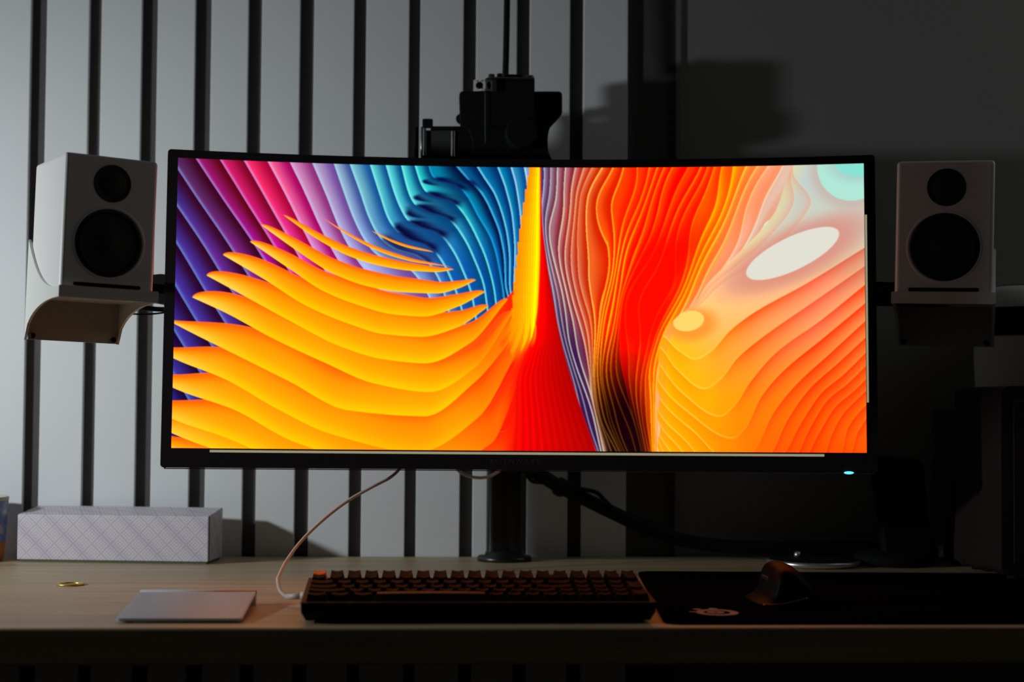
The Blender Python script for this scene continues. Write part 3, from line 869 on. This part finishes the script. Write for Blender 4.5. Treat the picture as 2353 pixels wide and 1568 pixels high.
# side module: a small roll holder with posts
mod = MB()
mod.prism(loc([(0.0180, 0.5380), (0.0560, 0.5400), (0.0720, 0.5400), (0.0720, 0.5425), (0.0643, 0.5470), (0.0562, 0.5431), (0.0180, 0.5425)]), -0.004, 0.014)
mod.prism(loc([(0.0080, 0.4980), (0.0760, 0.4980), (0.0760, 0.5060), (0.0080, 0.5060)]), -0.004, 0.014)
mod.build('side_bracket', M_matte, rig, bevel=0.0008)
MB().box(0.0125 - 0.1175, 0.0440 - 0.1175, 0.006, 0.008, 0.0190, 0.0520).build('side_panel', M_darkgrey, rig)
MB().box(0.0480 - 0.1175, 0.0720 - 0.1175, 0.005, 0.008, 0.0190, 0.0520).build('side_panel', M_matte, rig)
for xx, mm_, rr_ in ((0.0005, M_matte, 0.0026), (0.0072, M_silver, 0.0019), (0.0110, M_darkgrey, 0.0014), (0.0462, M_darkgrey, 0.0014)):
    MB().lathe([(rr_, 0.010), (rr_, 0.0555)], c=(xx - 0.1175, 0.004, 0), n=16).build('post', mm_, rig)
MB().prism(rrect(0.0078 - 0.1175, 0.0208 - 0.1175, 0.0550, 0.0648, 0.002, 3), -0.003, 0.011).build('knob', M_matte, rig)
MB().lathe([(0.0060, -0.004), (0.0066, 0.0), (0.0060, 0.006)], c=(0.0560 - 0.1175, 0.012, 0.0680), n=24, axis='y').build('knob', M_matte, rig)
MB().tube([(0.1108 - 0.1175, 0.008, 0.110), (0.1124 - 0.1175, 0.010, 0.219), (0.1146 - 0.1175, 0.012, 0.60)], 0.0040, n=14).build('rod', M_matte, rig)

# ------------------------------------------------------------------ speakers on acrylic brackets
SPW, SPH, SPD = 0.103, 0.148, 0.118


def speaker(loc_, rot, label, size=1.0):
    s = empty('bookshelf_speaker', loc_, rot); s.scale = (size,) * 3; tag(s, label, 'speaker', 'white bookshelf speakers')
    # cabinet with recessed openings is a rounded box; drivers sit proud in dark recess rings
    MB().box(-SPW / 2, SPW / 2, 0, SPD, 0, SPH).build('cabinet', M_spk, s, bevel=0.0042, seg=4)
    tw = MB().lathe([(0.0205, -0.0004), (0.0198, -0.0007), (0.0185, -0.0003), (0.0150, -0.0001), (0.0130, -0.0006), (0.0060, -0.0016), (0.0001, -0.0018)], c=(0.0012, 0, 0.1185), n=48, axis='y', cap=False).build('tweeter', M_cone, s)
    MB().lathe([(0.0118, -0.0004), (0.0112, -0.0011), (0.0106, -0.0004)], c=(0.0012, 0, 0.1185), n=40, axis='y', cap=False).build('tweeter_ring', M_rubber, tw)
    MB().lathe([(0.0405, 0.0001), (0.0396, -0.0003), (0.0380, -0.0004), (0.0368, 0.0)], c=(0.0, 0, 0.0535), n=56, axis='y', cap=False).build('woofer_trim', M_spk, s)
    wf = MB().lathe([(0.0370, -0.0006), (0.0355, -0.0016), (0.0325, -0.0006), (0.0300, -0.0005), (0.0140, -0.0004), (0.0110, -0.0010), (0.0001, -0.0020)], c=(0.0, 0, 0.0535), n=56, axis='y', cap=False).build('woofer', M_cone, s)
    MB().lathe([(0.0345, -0.0009), (0.0330, -0.0020), (0.0312, -0.0009)], c=(0.0, 0, 0.0535), n=48, axis='y', cap=False).build('woofer_surround', M_rubber, wf)
    MB().prism(rrect(-0.037, 0.037, 0.0052, 0.0092, 0.0019, 4), -0.0004, 0.002).build('bass_slot', M_matte, s)
    return s


def bracket(loc_, rot, label, size=1.0):
    b = empty('speaker_bracket', loc_, rot); b.scale = (size,) * 3; tag(b, label, 'bracket', 'acrylic speaker brackets')
    hw = 0.0545; D = SPD + 0.004
    MB().box(-hw + 0.003, hw - 0.003, -0.006, D, -0.0045, -0.0003).build('shelf', M_acryl, b, bevel=0.0008)
    MB().prism(rrect(-hw, hw, -0.0085, 0.0040, 0.0012, 3), -0.0095, -0.0060).build('front_lip', M_acryl, b)
    top = []; bot = []
    for i in range(13):
        t = i / 12
        yy = -0.006 + t * (D + 0.006)
        top.append((yy, 0.0030 + 0.060 * t ** 2.6))
        bot.append((yy, -0.0085 - 0.042 * (1 - math.sqrt(max(0, 1 - t ** 2.2)))))
    prof = top + list(reversed(bot))
    for sx in (-1, 1):
        xa, xb = (sx * hw, sx * (hw - 0.003))
        MB().prism(prof, xa, xb, 'x').build('side_web', M_acryl, b)
    MB().box(-hw + 0.003, hw - 0.003, D - 0.004, D, -0.0500, 0.060).build('back_panel', M_acryl_shaded, b)
    for sx in (-1, 1):
        MB().lathe([(0.0032, 0.0), (0.0032, -0.0018), (0.0022, -0.0028), (0.0001, -0.0028)], c=(sx * (hw - 0.008), D - 0.004, -0.0455), n=20, axis='y').build('bolt', M_matte, b)
    return b


LL, LR = (-0.3053, 1.6000, 0.3078), (0, math.radians(1.6), math.radians(28))
RL, RR_ = (0.6030, 1.7800, 0.3260), (0, math.radians(1.2), math.radians(-20))
speaker(LL, LR, 'white bookshelf speaker left of the monitor, its outer side brightly lit', 0.92)
speaker(RL, RR_, 'white bookshelf speaker in shade right of the monitor', 1.055)
br_l = bracket(LL, LR, 'white acrylic bracket under the brightly lit left speaker', 0.92)
br_r = bracket(RL, RR_, 'shaded white acrylic bracket under the right speaker', 1.055)

def attach(o, parent):
    o.parent = parent
    o.matrix_parent_inverse = (Matrix.Translation(parent.location) @ parent.rotation_euler.to_matrix().to_4x4() @ Matrix.Diagonal((*parent.scale, 1))).inverted()
    return o
bar = attach(MB().box(-0.330, -0.232, 1.930, 1.942, 0.326, 0.338).box(-0.244, -0.232, 1.895, 1.930, 0.326, 0.338).build('support_arm', M_metalblk, bevel=0.001), br_l)
bar['label'] = 'black support arm'
MB().tube([(-0.345, 1.705, 0.335), (-0.312, 1.900, 0.333)], 0.0055, n=12).build('strut', M_metalblk, bar)
MB().prism([(-0.326, 0.320), (-0.300, 0.315), (-0.276, 0.317), (-0.276, 0.348), (-0.300, 0.350), (-0.326, 0.347)], 1.895, 1.930).build('hub', M_matte, bar, bevel=0.002)
bar = attach(MB().box(0.44, 0.640, 1.866, 1.872, 0.3215, 0.3465).build('support_arm', M_darkgrey, bevel=0.0008), br_r)
bar['label'] = 'flat grey support arm'
MB().box(0.44, 0.640, 1.864, 1.873, 0.3465, 0.3482).build('rail', M_matte, bar)
MB().box(0.44, 0.640, 1.864, 1.873, 0.3198, 0.3215).build('rail', M_matte, bar)
t = MB().tube([(-0.285, 1.90, 0.306), (-0.305, 1.885, 0.302), (-0.325, 1.875, 0.301), (-0.341, 1.880, 0.304), (-0.346, 1.89, 0.311)], 0.0011, n=8).build('speaker_cable', M_rubber)
tag(t, 'thin black cable looping under the left speaker arm', 'cable')
t = MB().tube([(-0.255, 1.905, 0.312), (-0.290, 1.895, 0.308), (-0.315, 1.885, 0.309), (-0.345, 1.870, 0.316)], 0.0030, n=10).build('speaker_cable', M_rubber)
tag(t, 'thicker black cable running from monitor to left speaker bracket', 'cable')

# ------------------------------------------------------------------ keyboard
kb = empty('mechanical_keyboard', (0.0618, 1.4520, 0.0), (0, 0, math.radians(0.3)))
tag(kb, 'compact black mechanical keyboard with one red corner key', 'keyboard')
KW, KD = 0.3235, 0.122
U = 0.01668
tilt = math.radians(4.2)
# case: chamfered lower front, sloping top
def zt(yy): return 0.0195 + yy * math.tan(tilt)
case_prof = [(0.006, 0.0025), (0.0, 0.0085), (0.0, zt(0)), (0.004, zt(0.004)), (0.0042, zt(0.004) - 0.004), (KD - 0.0045, zt(KD) - 0.004), (KD - 0.0042, zt(KD)), (KD, zt(KD)), (KD, 0.006), (KD - 0.004, 0.0025)]
cs = MB()
hw = KW / 2
cs.prism(case_prof, -hw + 0.0045, hw - 0.0045, 'x')
side = [(0.006, 0.0025), (0.0, 0.0085), (0.0, zt(0)), (KD, zt(KD)), (KD, 0.006), (KD - 0.004, 0.0025)]
for sx in (-1, 1):
    inner, outer = sx * (hw - 0.0045), sx * hw
    n = len(side)
    v = [(inner, p[0], p[1]) for p in side]
    oz = [0.0105, 0.0105, None, None, 0.0105, 0.0105]
    v += [(outer if z is None else outer - sx * 0.0006, p[0], p[1] if z is None else z) for p, z in zip(side, oz)]
    # lower chamfer on the ends
    f = [tuple(range(n)), tuple(range(2 * n - 1, n - 1, -1))] + [(i, i + n, (i + 1) % n + n, (i + 1) % n) for i in range(n)]
    cs.add(v, f)
cs.build('case', M_case, kb)
for sx in (-1, 1):
    for yy in (0.018, KD - 0.018):
        MB().lathe([(0.006, 0), (0.006, 0.0035)], c=(sx * 0.13, yy, 0), n=16).build('rubber_foot', M_rubber, kb)

_key_mesh = {}
def key_mesh(wu, du, row, convex=False):
    kk = (wu, du, row, convex)
    if kk in _key_mesh: return _key_mesh[kk]
    w = wu * U - 0.0009; d = du * U - 0.0009
    tx, ty = w - 0.0050, d - 0.0048
    h = [0.0063, 0.0067, 0.0070, 0.0081, 0.0103, 0.0104][row]   # front row .. back row
    pit = [0.06, 0.04, 0.0, -0.03, -0.10, -0.14][row]
    m = MB(); n = 6; v = []; f = []
    for i in range(n + 1):
        s = i / n * 2 - 1
        dip = (-0.0011 if not convex else 0.0006) * (1 - s * s)
        x = s * tx / 2
        v += [(s * w / 2, -d / 2, 0), (x, -ty / 2 + 0.0006, h + dip + pit * ty * 0.5), (x, ty / 2 + 0.0010, h + dip - pit * ty * 0.5), (s * w / 2, d / 2, 0)]
    for i in range(n):
        for k in range(3):
            f.append((i * 4 + k, i * 4 + 4 + k, i * 4 + 5 + k, i * 4 + k + 1))
    f += [(0, 1, 2, 3), (4 * n + 3, 4 * n + 2, 4 * n + 1, 4 * n)]
    m.add(v, f)
    o = m.build('keycap', M_key)
    me = o.data; bpy.data.objects.remove(o, do_unlink=True)
    _key_mesh[kk] = me
    return me

rows = [  # front to back; (width, depth in rows) or a skip
    [1.25, 1.25, 1.25, 6.25] + [1] * 8 + ['tall'],
    [2.25] + [1] * 10 + [1.75, 1] + [1] * 3 + ['skip'],
    [1.75] + [1] * 11 + [2.25] + [1] * 3 + ['tall'],
    [1.5] + [1] * 12 + [1.5] + [1] * 3 + ['skip'],
    [1] * 13 + [2] + [1] * 4,
    [1] * 19,
]
rot_t = Euler((tilt, 0, 0)).to_matrix().to_4x4()
y_first = 0.0105
for r, row in enumerate(rows):
    xx = 0.0
    for k in row:
        if k == 'skip':
            xx += 1; continue
        wu, du = (1, 2) if k == 'tall' else (k, 1)
        me = key_mesh(wu, du, r, convex=(wu == 6.25))
        o = bpy.data.objects.new('keycap', me); COL.objects.link(o); o.parent = kb
        px_ = (xx + wu / 2 - 9.5) * U
        py_ = y_first + (r + du / 2) * U * 1.005
        o.location = (px_, py_, zt(py_) - 0.0012)
        o.rotation_euler = (tilt, 0, 0)
        if r == 5 and xx == 0:
            me2 = me.copy(); me2.materials.clear(); me2.materials.append(M_keyred); o.data = me2
            o['label'] = 'bright red corner keycap'
        if wu == 6.25:
            me.materials.clear(); me.materials.append(M_space)
        xx += wu

# usb cable of the keyboard
uc = empty('keyboard_cable', (-0.1005, 1.575, 0))
tag(uc, 'cream cable looping from keyboard up behind the monitor', 'cable')
def rel(pts, c): return [(p[0] - c[0], p[1] - c[1], p[2] - c[2]) for p in pts]
path = [(-0.1090, 1.577, 0.0105), (-0.1210, 1.582, 0.0085), (-0.1300, 1.598, 0.0125), (-0.1350, 1.625, 0.0200), (-0.1385, 1.68, 0.0180), (-0.1370, 1.76, 0.0260),
        (-0.1240, 1.81, 0.0440), (-0.1010, 1.84, 0.0660), (-0.0740, 1.865, 0.0860), (-0.0450, 1.88, 0.1020), (-0.0240, 1.895, 0.1130), (-0.0080, 1.915, 0.130), (0.010, 1.94, 0.150)]
MB().tube(rel(path, (-0.1005, 1.575, 0)), 0.0019, n=12).build('cord', M_cable, uc)
MB().tube(rel([(-0.1065, 1.5755, 0.0105), (-0.1230, 1.583, 0.0085)], (-0.1005, 1.575, 0)), lambda t: 0.0034 - 0.0008 * t, n=16).build('strain_relief', M_plug, uc)
MB().tube(rel([(-0.0995, 1.5745, 0.0110), (-0.1085, 1.5760, 0.0106)], (-0.1005, 1.575, 0)), 0.0036, n=16).build('plug', M_plug, uc)
arc = MB().tube([(0.045, 1.97, 0.135), (0.0547, 1.975, 0.118), (0.0656, 1.98, 0.1105), (0.0818, 1.98, 0.1070), (0.0970, 1.975, 0.1100), (0.110, 1.965, 0.120), (0.118, 1.955, 0.135)], 0.0020, n=10).build('hanging_cable', M_cable)
tag(arc, 'short cream cable sagging under the monitor beside the stand pole', 'cable')

# dark loom along the wall
lm = empty('cable_loom', (0.2, 2.04, 0))
tag(lm, 'thick black cable loom drooping from monitor to the desk back', 'cables')
lp = [(0.128, 1.99, 0.150), (0.1394, 2.01, 0.122), (0.1673, 2.03, 0.1060), (0.1897, 2.04, 0.0925), (0.2234, 2.045, 0.0765), (0.2626, 2.045, 0.0575), (0.3020, 2.045, 0.0400), (0.3414, 2.045, 0.0262), (0.3921, 2.045, 0.0180), (0.4487, 2.045, 0.0150), (0.5338, 2.045, 0.0145), (0.5965, 2.045, 0.0150), (0.660, 2.045, 0.0130)]
MB().tube(rel(lp, (0.2, 2.04, 0)), lambda t: 0.0045 + 0.0045 * min(1, t * 6), n=14).build('sleeve', M_rubber, lm)
MB().tube(rel([(0.150, 1.99, 0.140), (0.165, 2.02, 0.117), (0.182, 2.035, 0.100), (0.2080, 2.035, 0.0920), (0.2340, 2.035, 0.0868), (0.2460, 2.035, 0.0765), (0.2590, 2.038, 0.0640), (0.2700, 2.042, 0.0560)], (0.2, 2.04, 0)), 0.0028, n=10).build('strand', M_rubber, lm)
MB().tube(rel([(0.135, 1.985, 0.135), (0.1480, 2.01, 0.1040), (0.1680, 2.03, 0.0985), (0.1880, 2.038, 0.0880)], (0.2, 2.04, 0)), 0.0026, n=10).build('strand', M_rubber, lm)
for px_, pz_ in ((0.1897, 0.0925), (0.3020, 0.0400)):
    MB().lathe([(0.0105, -0.007), (0.0122, -0.004), (0.0122, 0.004), (0.0105, 0.007)], n=18).build('tie', M_rubber, lm)
    o = lm.children[-1]
    o.location = (px_ - 0.2, 0.004, pz_); o.rotation_euler = (0, math.radians(118), 0)

# ------------------------------------------------------------------ trackpad
tp = empty('trackpad', (-0.2095, 1.4600, 0))
tag(tp, 'silver wedge-shaped trackpad lying left of the keyboard', 'trackpad')
hw = 0.0565; D = 0.137
sl = (0.0142 - 0.0042) / D
pts = [(-hw, 0), (hw, 0), (hw, D), (-hw, D)]
rr = rrect(-hw, hw, 0, D, 0.004, 4)
v = [(x, y, 0.0018 + sl * y) for x, y in rr] + [(x, y, 0.0040 + sl * y) for x, y in rr]
n = len(rr)
MB().add(v, [tuple(range(n)), tuple(range(2 * n - 1, n - 1, -1))] + [(i, i + n, (i + 1) % n + n, (i + 1) % n) for i in range(n)]).build('body', M_alu, tp)
rr = rrect(-hw + 0.001, hw - 0.001, 0.001, D - 0.017, 0.003, 4); n = len(rr)
v = [(x, y, 0.0040 + sl * y) for x, y in rr] + [(x, y, 0.00425 + sl * y) for x, y in rr]
MB().add(v, [tuple(range(n)), tuple(range(2 * n - 1, n - 1, -1))] + [(i, i + n, (i + 1) % n + n, (i + 1) % n) for i in range(n)]).build('touch_surface', M_padtop, tp)
MB().tube([(-hw, D - 0.0075, 0.0076), (hw, D - 0.0075, 0.0076)], 0.0072, n=24).build('battery_tube', M_alu, tp)
for sx in (-1, 1):
    MB().lathe([(0.0035, 0), (0.0035, 0.0024)], c=(sx * 0.045, 0.008, 0), n=14).build('foot', M_rubber, tp)

# ------------------------------------------------------------------ brass ring, box, cup
rg = MB().lathe([(0.0110, 0.0004), (0.0118, 0.0), (0.0148, 0.0), (0.0152, 0.0010), (0.0146, 0.0022), (0.0120, 0.0022), (0.0112, 0.0016), (0.0110, 0.0004)], c=(0, 0, 0), n=48, cap=False)
rg.lathe([(0.0112, 0.0006), (0.0001, 0.0006)], n=48, cap=False)
rg = rg.build('brass_disc', M_brass); rg.location = (-0.369, 1.758, 0.0)
tag(rg, 'small round brass disc lying on the desk by the box', 'disc')

bx = empty('gift_box', (-0.4865, 2.0045, 0), (0, 0, math.radians(-7.3)))
tag(bx, 'low lavender box printed with a diamond lattice', 'box')
MB().prism([(0, 0.0030), (0.0700, 0.0030), (0.0700, 0.0650), (0, 0.0585)], 0, 0.2395, 'x').build('body', M_diamond, bx, bevel=0.0012)
MB().box(0.004, 0.2370, 0.002, 0.0680, 0.0, 0.0030).build('base_tray', M_tray, bx)
MB().box(0.2385, 0.2403, 0.0022, 0.0030, 0.0034, 0.0586).build('corner_seam', M_darkgrey, bx)

cu = empty('patterned_cup', (-0.5395, 2.018, 0))
tag(cu, 'blue speckled cup with an orange foot at the left edge', 'cup')
MB().lathe([(0.0285, 0.0), (0.0322, 0.002), (0.0335, 0.012), (0.0346, 0.0240)], n=48).build('foot', M_terra, cu)
MB().lathe([(0.0347, 0.0240), (0.0362, 0.050), (0.0375, 0.0745), (0.0352, 0.0745), (0.0335, 0.030), (0.0001, 0.028)], n=48, cap=False).build('body', M_cup, cu)
MB().lathe([(0.0376, 0.0745), (0.0381, 0.0785), (0.0368, 0.0798), (0.0355, 0.0785), (0.0352, 0.0745)], n=48, cap=False).build('rim', M_rim, cu)

# ------------------------------------------------------------------ mouse mat, mouse, charger
mm = empty('mouse_mat', (0.50, 1.65, 0))
tag(mm, 'large black cloth mouse mat right of the keyboard', 'mouse mat')
cor = [(0.2305, 1.4445), (1.10, 1.4405), (1.12, 1.835), (0.2665, 1.8780)]
def round_poly(c, r, n=6):
    out = []
    for i in range(len(c)):
        p0, p1, p2 = Vector(c[i - 1]), Vector(c[i]), Vector(c[(i + 1) % len(c)])
        a = p1 + (p0 - p1).normalized() * r; b = p1 + (p2 - p1).normalized() * r
        for k in range(n + 1):
            t = k / n
            q = (1 - t) ** 2 * a + 2 * t * (1 - t) * p1 + t * t * b
            out.append((q.x - 0.50, q.y - 1.65))
    return out
MB().prism(round_poly(cor, 0.020), 0.0, 0.0028, 'z').build('mat', M_mpad, mm)
lg = MB()
def ellipse_ring(cx, cy, ax, ay, bx_, by_, n=36):
    v = [(cx + ax * math.cos(2 * math.pi * k / n), cy + ay * math.sin(2 * math.pi * k / n), 0) for k in range(n)]
    v2 = [(cx + bx_ * math.cos(2 * math.pi * k / n), cy + by_ * math.sin(2 * math.pi * k / n), 0) for k in range(n)]
    lg.add(v + v2, [(k, (k + 1) % n, n + (k + 1) % n, n + k) for k in range(n)])
def dot(cx, cy, ax, ay, n=20):
    lg.add([(cx + ax * math.cos(2 * math.pi * k / n), cy + ay * math.sin(2 * math.pi * k / n), 0) for k in range(n)], [tuple(range(n))])
LX, LY = 0.2905, 1.5090
ellipse_ring(LX, LY, 0.0205, 0.0225, 0.0128, 0.0140)
ellipse_ring(LX - 0.001, LY + 0.001, 0.0085, 0.0092, 0.0022, 0.0024)
dot(LX - 0.0215, LY + 0.004, 0.0045, 0.0028); dot(LX - 0.0150, LY + 0.0235, 0.0042, 0.0042); dot(LX + 0.0010, LY + 0.0255, 0.0045, 0.0062)
lo = lg.build('printed_emblem', M_logo, mm); lo.location = (-0.50, -1.65, 0.0029)
lo['label'] = 'pale ring emblem with dots'

ms = empty('vertical_mouse', (0.372, 1.560, 0.0028))
tag(ms, 'black upright ergonomic mouse standing on the mouse mat', 'mouse')
def mouse_section(s):
    """outline at depth s in 0..1, left flange first"""
    k = math.sin(math.pi * min(1, 0.18 + 0.70 * s)) ** 0.6
    h = 0.0405 * (0.50 + 0.50 * math.sin(math.pi * (0.22 + 0.52 * s)))
    w = 0.62 + 0.38 * k
    base = [(-0.0320, 0.000), (-0.0340, 0.0016), (-0.0300, 0.0035), (-0.0230, 0.0065), (-0.0185, 0.0120), (-0.0165, 0.0200), (-0.0150, 0.0290), (-0.0115, 0.0370),
            (-0.0050, 0.0405), (0.0030, 0.0400), (0.0130, 0.0340), (0.0230, 0.0240), (0.0290, 0.0130), (0.0300, 0.0050), (0.0280, 0.000)]
    return [(x * w, z * h / 0.0405) for x, z in base]
secs = 12; v = []; f = []
for j in range(secs + 1):
    s = j / secs
    sec = mouse_section(s); npt = len(sec)
    shrink = 1.0
    if j == 0: shrink = 0.80
    if j == secs: shrink = 0.78
    for x, z in sec:
        v.append((x * shrink, -0.012 + 0.088 * s, z * (0.9 if j in (0, secs) else 1)))
for j in range(secs):
    for k in range(npt):
        f.append((j * npt + k, j * npt + (k + 1) % npt, (j + 1) * npt + (k + 1) % npt, (j + 1) * npt + k))
f += [tuple(range(npt)), tuple(range((secs + 1) * npt - 1, secs * npt - 1, -1))]
sh = MB().add(v, f, True).build('shell', M_mouse, ms)
sb = sh.modifiers.new('sub', 'SUBSURF'); sb.levels = 1; sb.render_levels = 2
MB().tube([(-0.0285, -0.0135, 0.0022), (-0.0120, -0.0165, 0.0030), (0.0050, -0.0150, 0.0060), (0.0150, -0.0135, 0.0085)], 0.0012, n=8).build('edge_strip', M_copper, ms)
MB().box(-0.0166, -0.0142, 0.020, 0.034, 0.0215, 0.0255).build('thumb_button', M_metalblk, ms, bevel=0.0008)
MB().box(-0.0166, -0.0142, 0.036, 0.050, 0.0215, 0.0255).build('thumb_button', M_metalblk, ms, bevel=0.0008)

pk = empty('wireless_charger', (0.5020, 1.9750, 0))
tag(pk, 'round wireless charger with silver rim behind the mouse', 'charger')
MB().lathe([(0.0500, 0.0), (0.0565, 0.0015), (0.0580, 0.0045), (0.0565, 0.0075)], n=64).build('rim', M_silver, pk)
MB().lathe([(0.0562, 0.0074), (0.0540, 0.0082), (0.0001, 0.0082)], n=64, cap=False).build('top', M_matte, pk)
kn = MB().lathe([(0.0042, 0), (0.0046, 0.003), (0.0036, 0.0062), (0.0001, 0.0072)], n=24).build('metal_button', M_silver); kn.location = (0.4870, 1.9950, 0.0082)
tag(kn, 'tiny shiny metal button resting on the round charger', 'button')

# ------------------------------------------------------------------ dark things at the right end
ds = empty('desk_stand', (0.6080, 1.985, 0))
tag(ds, 'black tapered stand on a round foot below monitor corner', 'stand')
MB().lathe([(0.0460, 0), (0.0500, 0.003), (0.0500, 0.010), (0.0470, 0.0140), (0.030, 0.016), (0.0001, 0.016)], n=48).build('foot', M_matte, ds)
v = []
MB().prism([(-0.0130, 0.0150), (0.0430, 0.0150), (0.0360, 0.1200), (0.0330, 0.1300), (0.0260, 0.1340), (-0.0280, 0.1375), (-0.0300, 0.1360)], -0.012, 0.012).build('column', M_matte, ds, bevel=0.004, seg=3)

rb = MB().prism(rrect(0.6850, 0.93, 0.0, 0.1960, 0.006, 4), 1.955, 2.070).build('storage_box', M_darkgreen)
rb = tag(rb, 'very dark grey-green box against the wall under smart speaker', 'box')
pc = empty('computer_case', (0.80, 1.84, 0.0028))
tag(pc, 'black computer case with rounded corners at the right edge', 'computer')
MB().prism(rrect(-0.1340, 0.1340, 0.006, 0.2210, 0.010, 5), -0.07, 0.085).build('body', M_darkred, pc)
MB().box(-0.120, 0.120, -0.0715, -0.070, 0.020, 0.205).build('front_panel', M_darkred, pc, bevel=0.001)
for sx in (-1, 1):
    for yy in (-0.05, 0.065):
        MB().lathe([(0.010, 0), (0.010, 0.007)], c=(sx * 0.11, yy, 0), n=16).build('foot', M_rubber, pc)
hp = empty('smart_speaker', (0.7935, 2.005, 0.196))
tag(hp, 'white knit-covered round smart speaker on dark box at right edge', 'smart speaker')
MB().lathe([(0.050, 0.0), (0.061, 0.008), (0.0685, 0.026), (0.0700, 0.060), (0.0700, 0.105), (0.0680, 0.132), (0.060, 0.150), (0.046, 0.158)], n=64, cap=True).build('knit_body', M_knit, hp)
MB().lathe([(0.046, 0.1578), (0.040, 0.1600), (0.0001, 0.1600)], n=48, cap=False).build('touch_top', M_black, hp)
MB().lathe([(0.0712, 0.094), (0.0716, 0.098), (0.0716, 0.126), (0.0700, 0.130)], n=64, cap=False).build('dark_band', M_matte, hp)
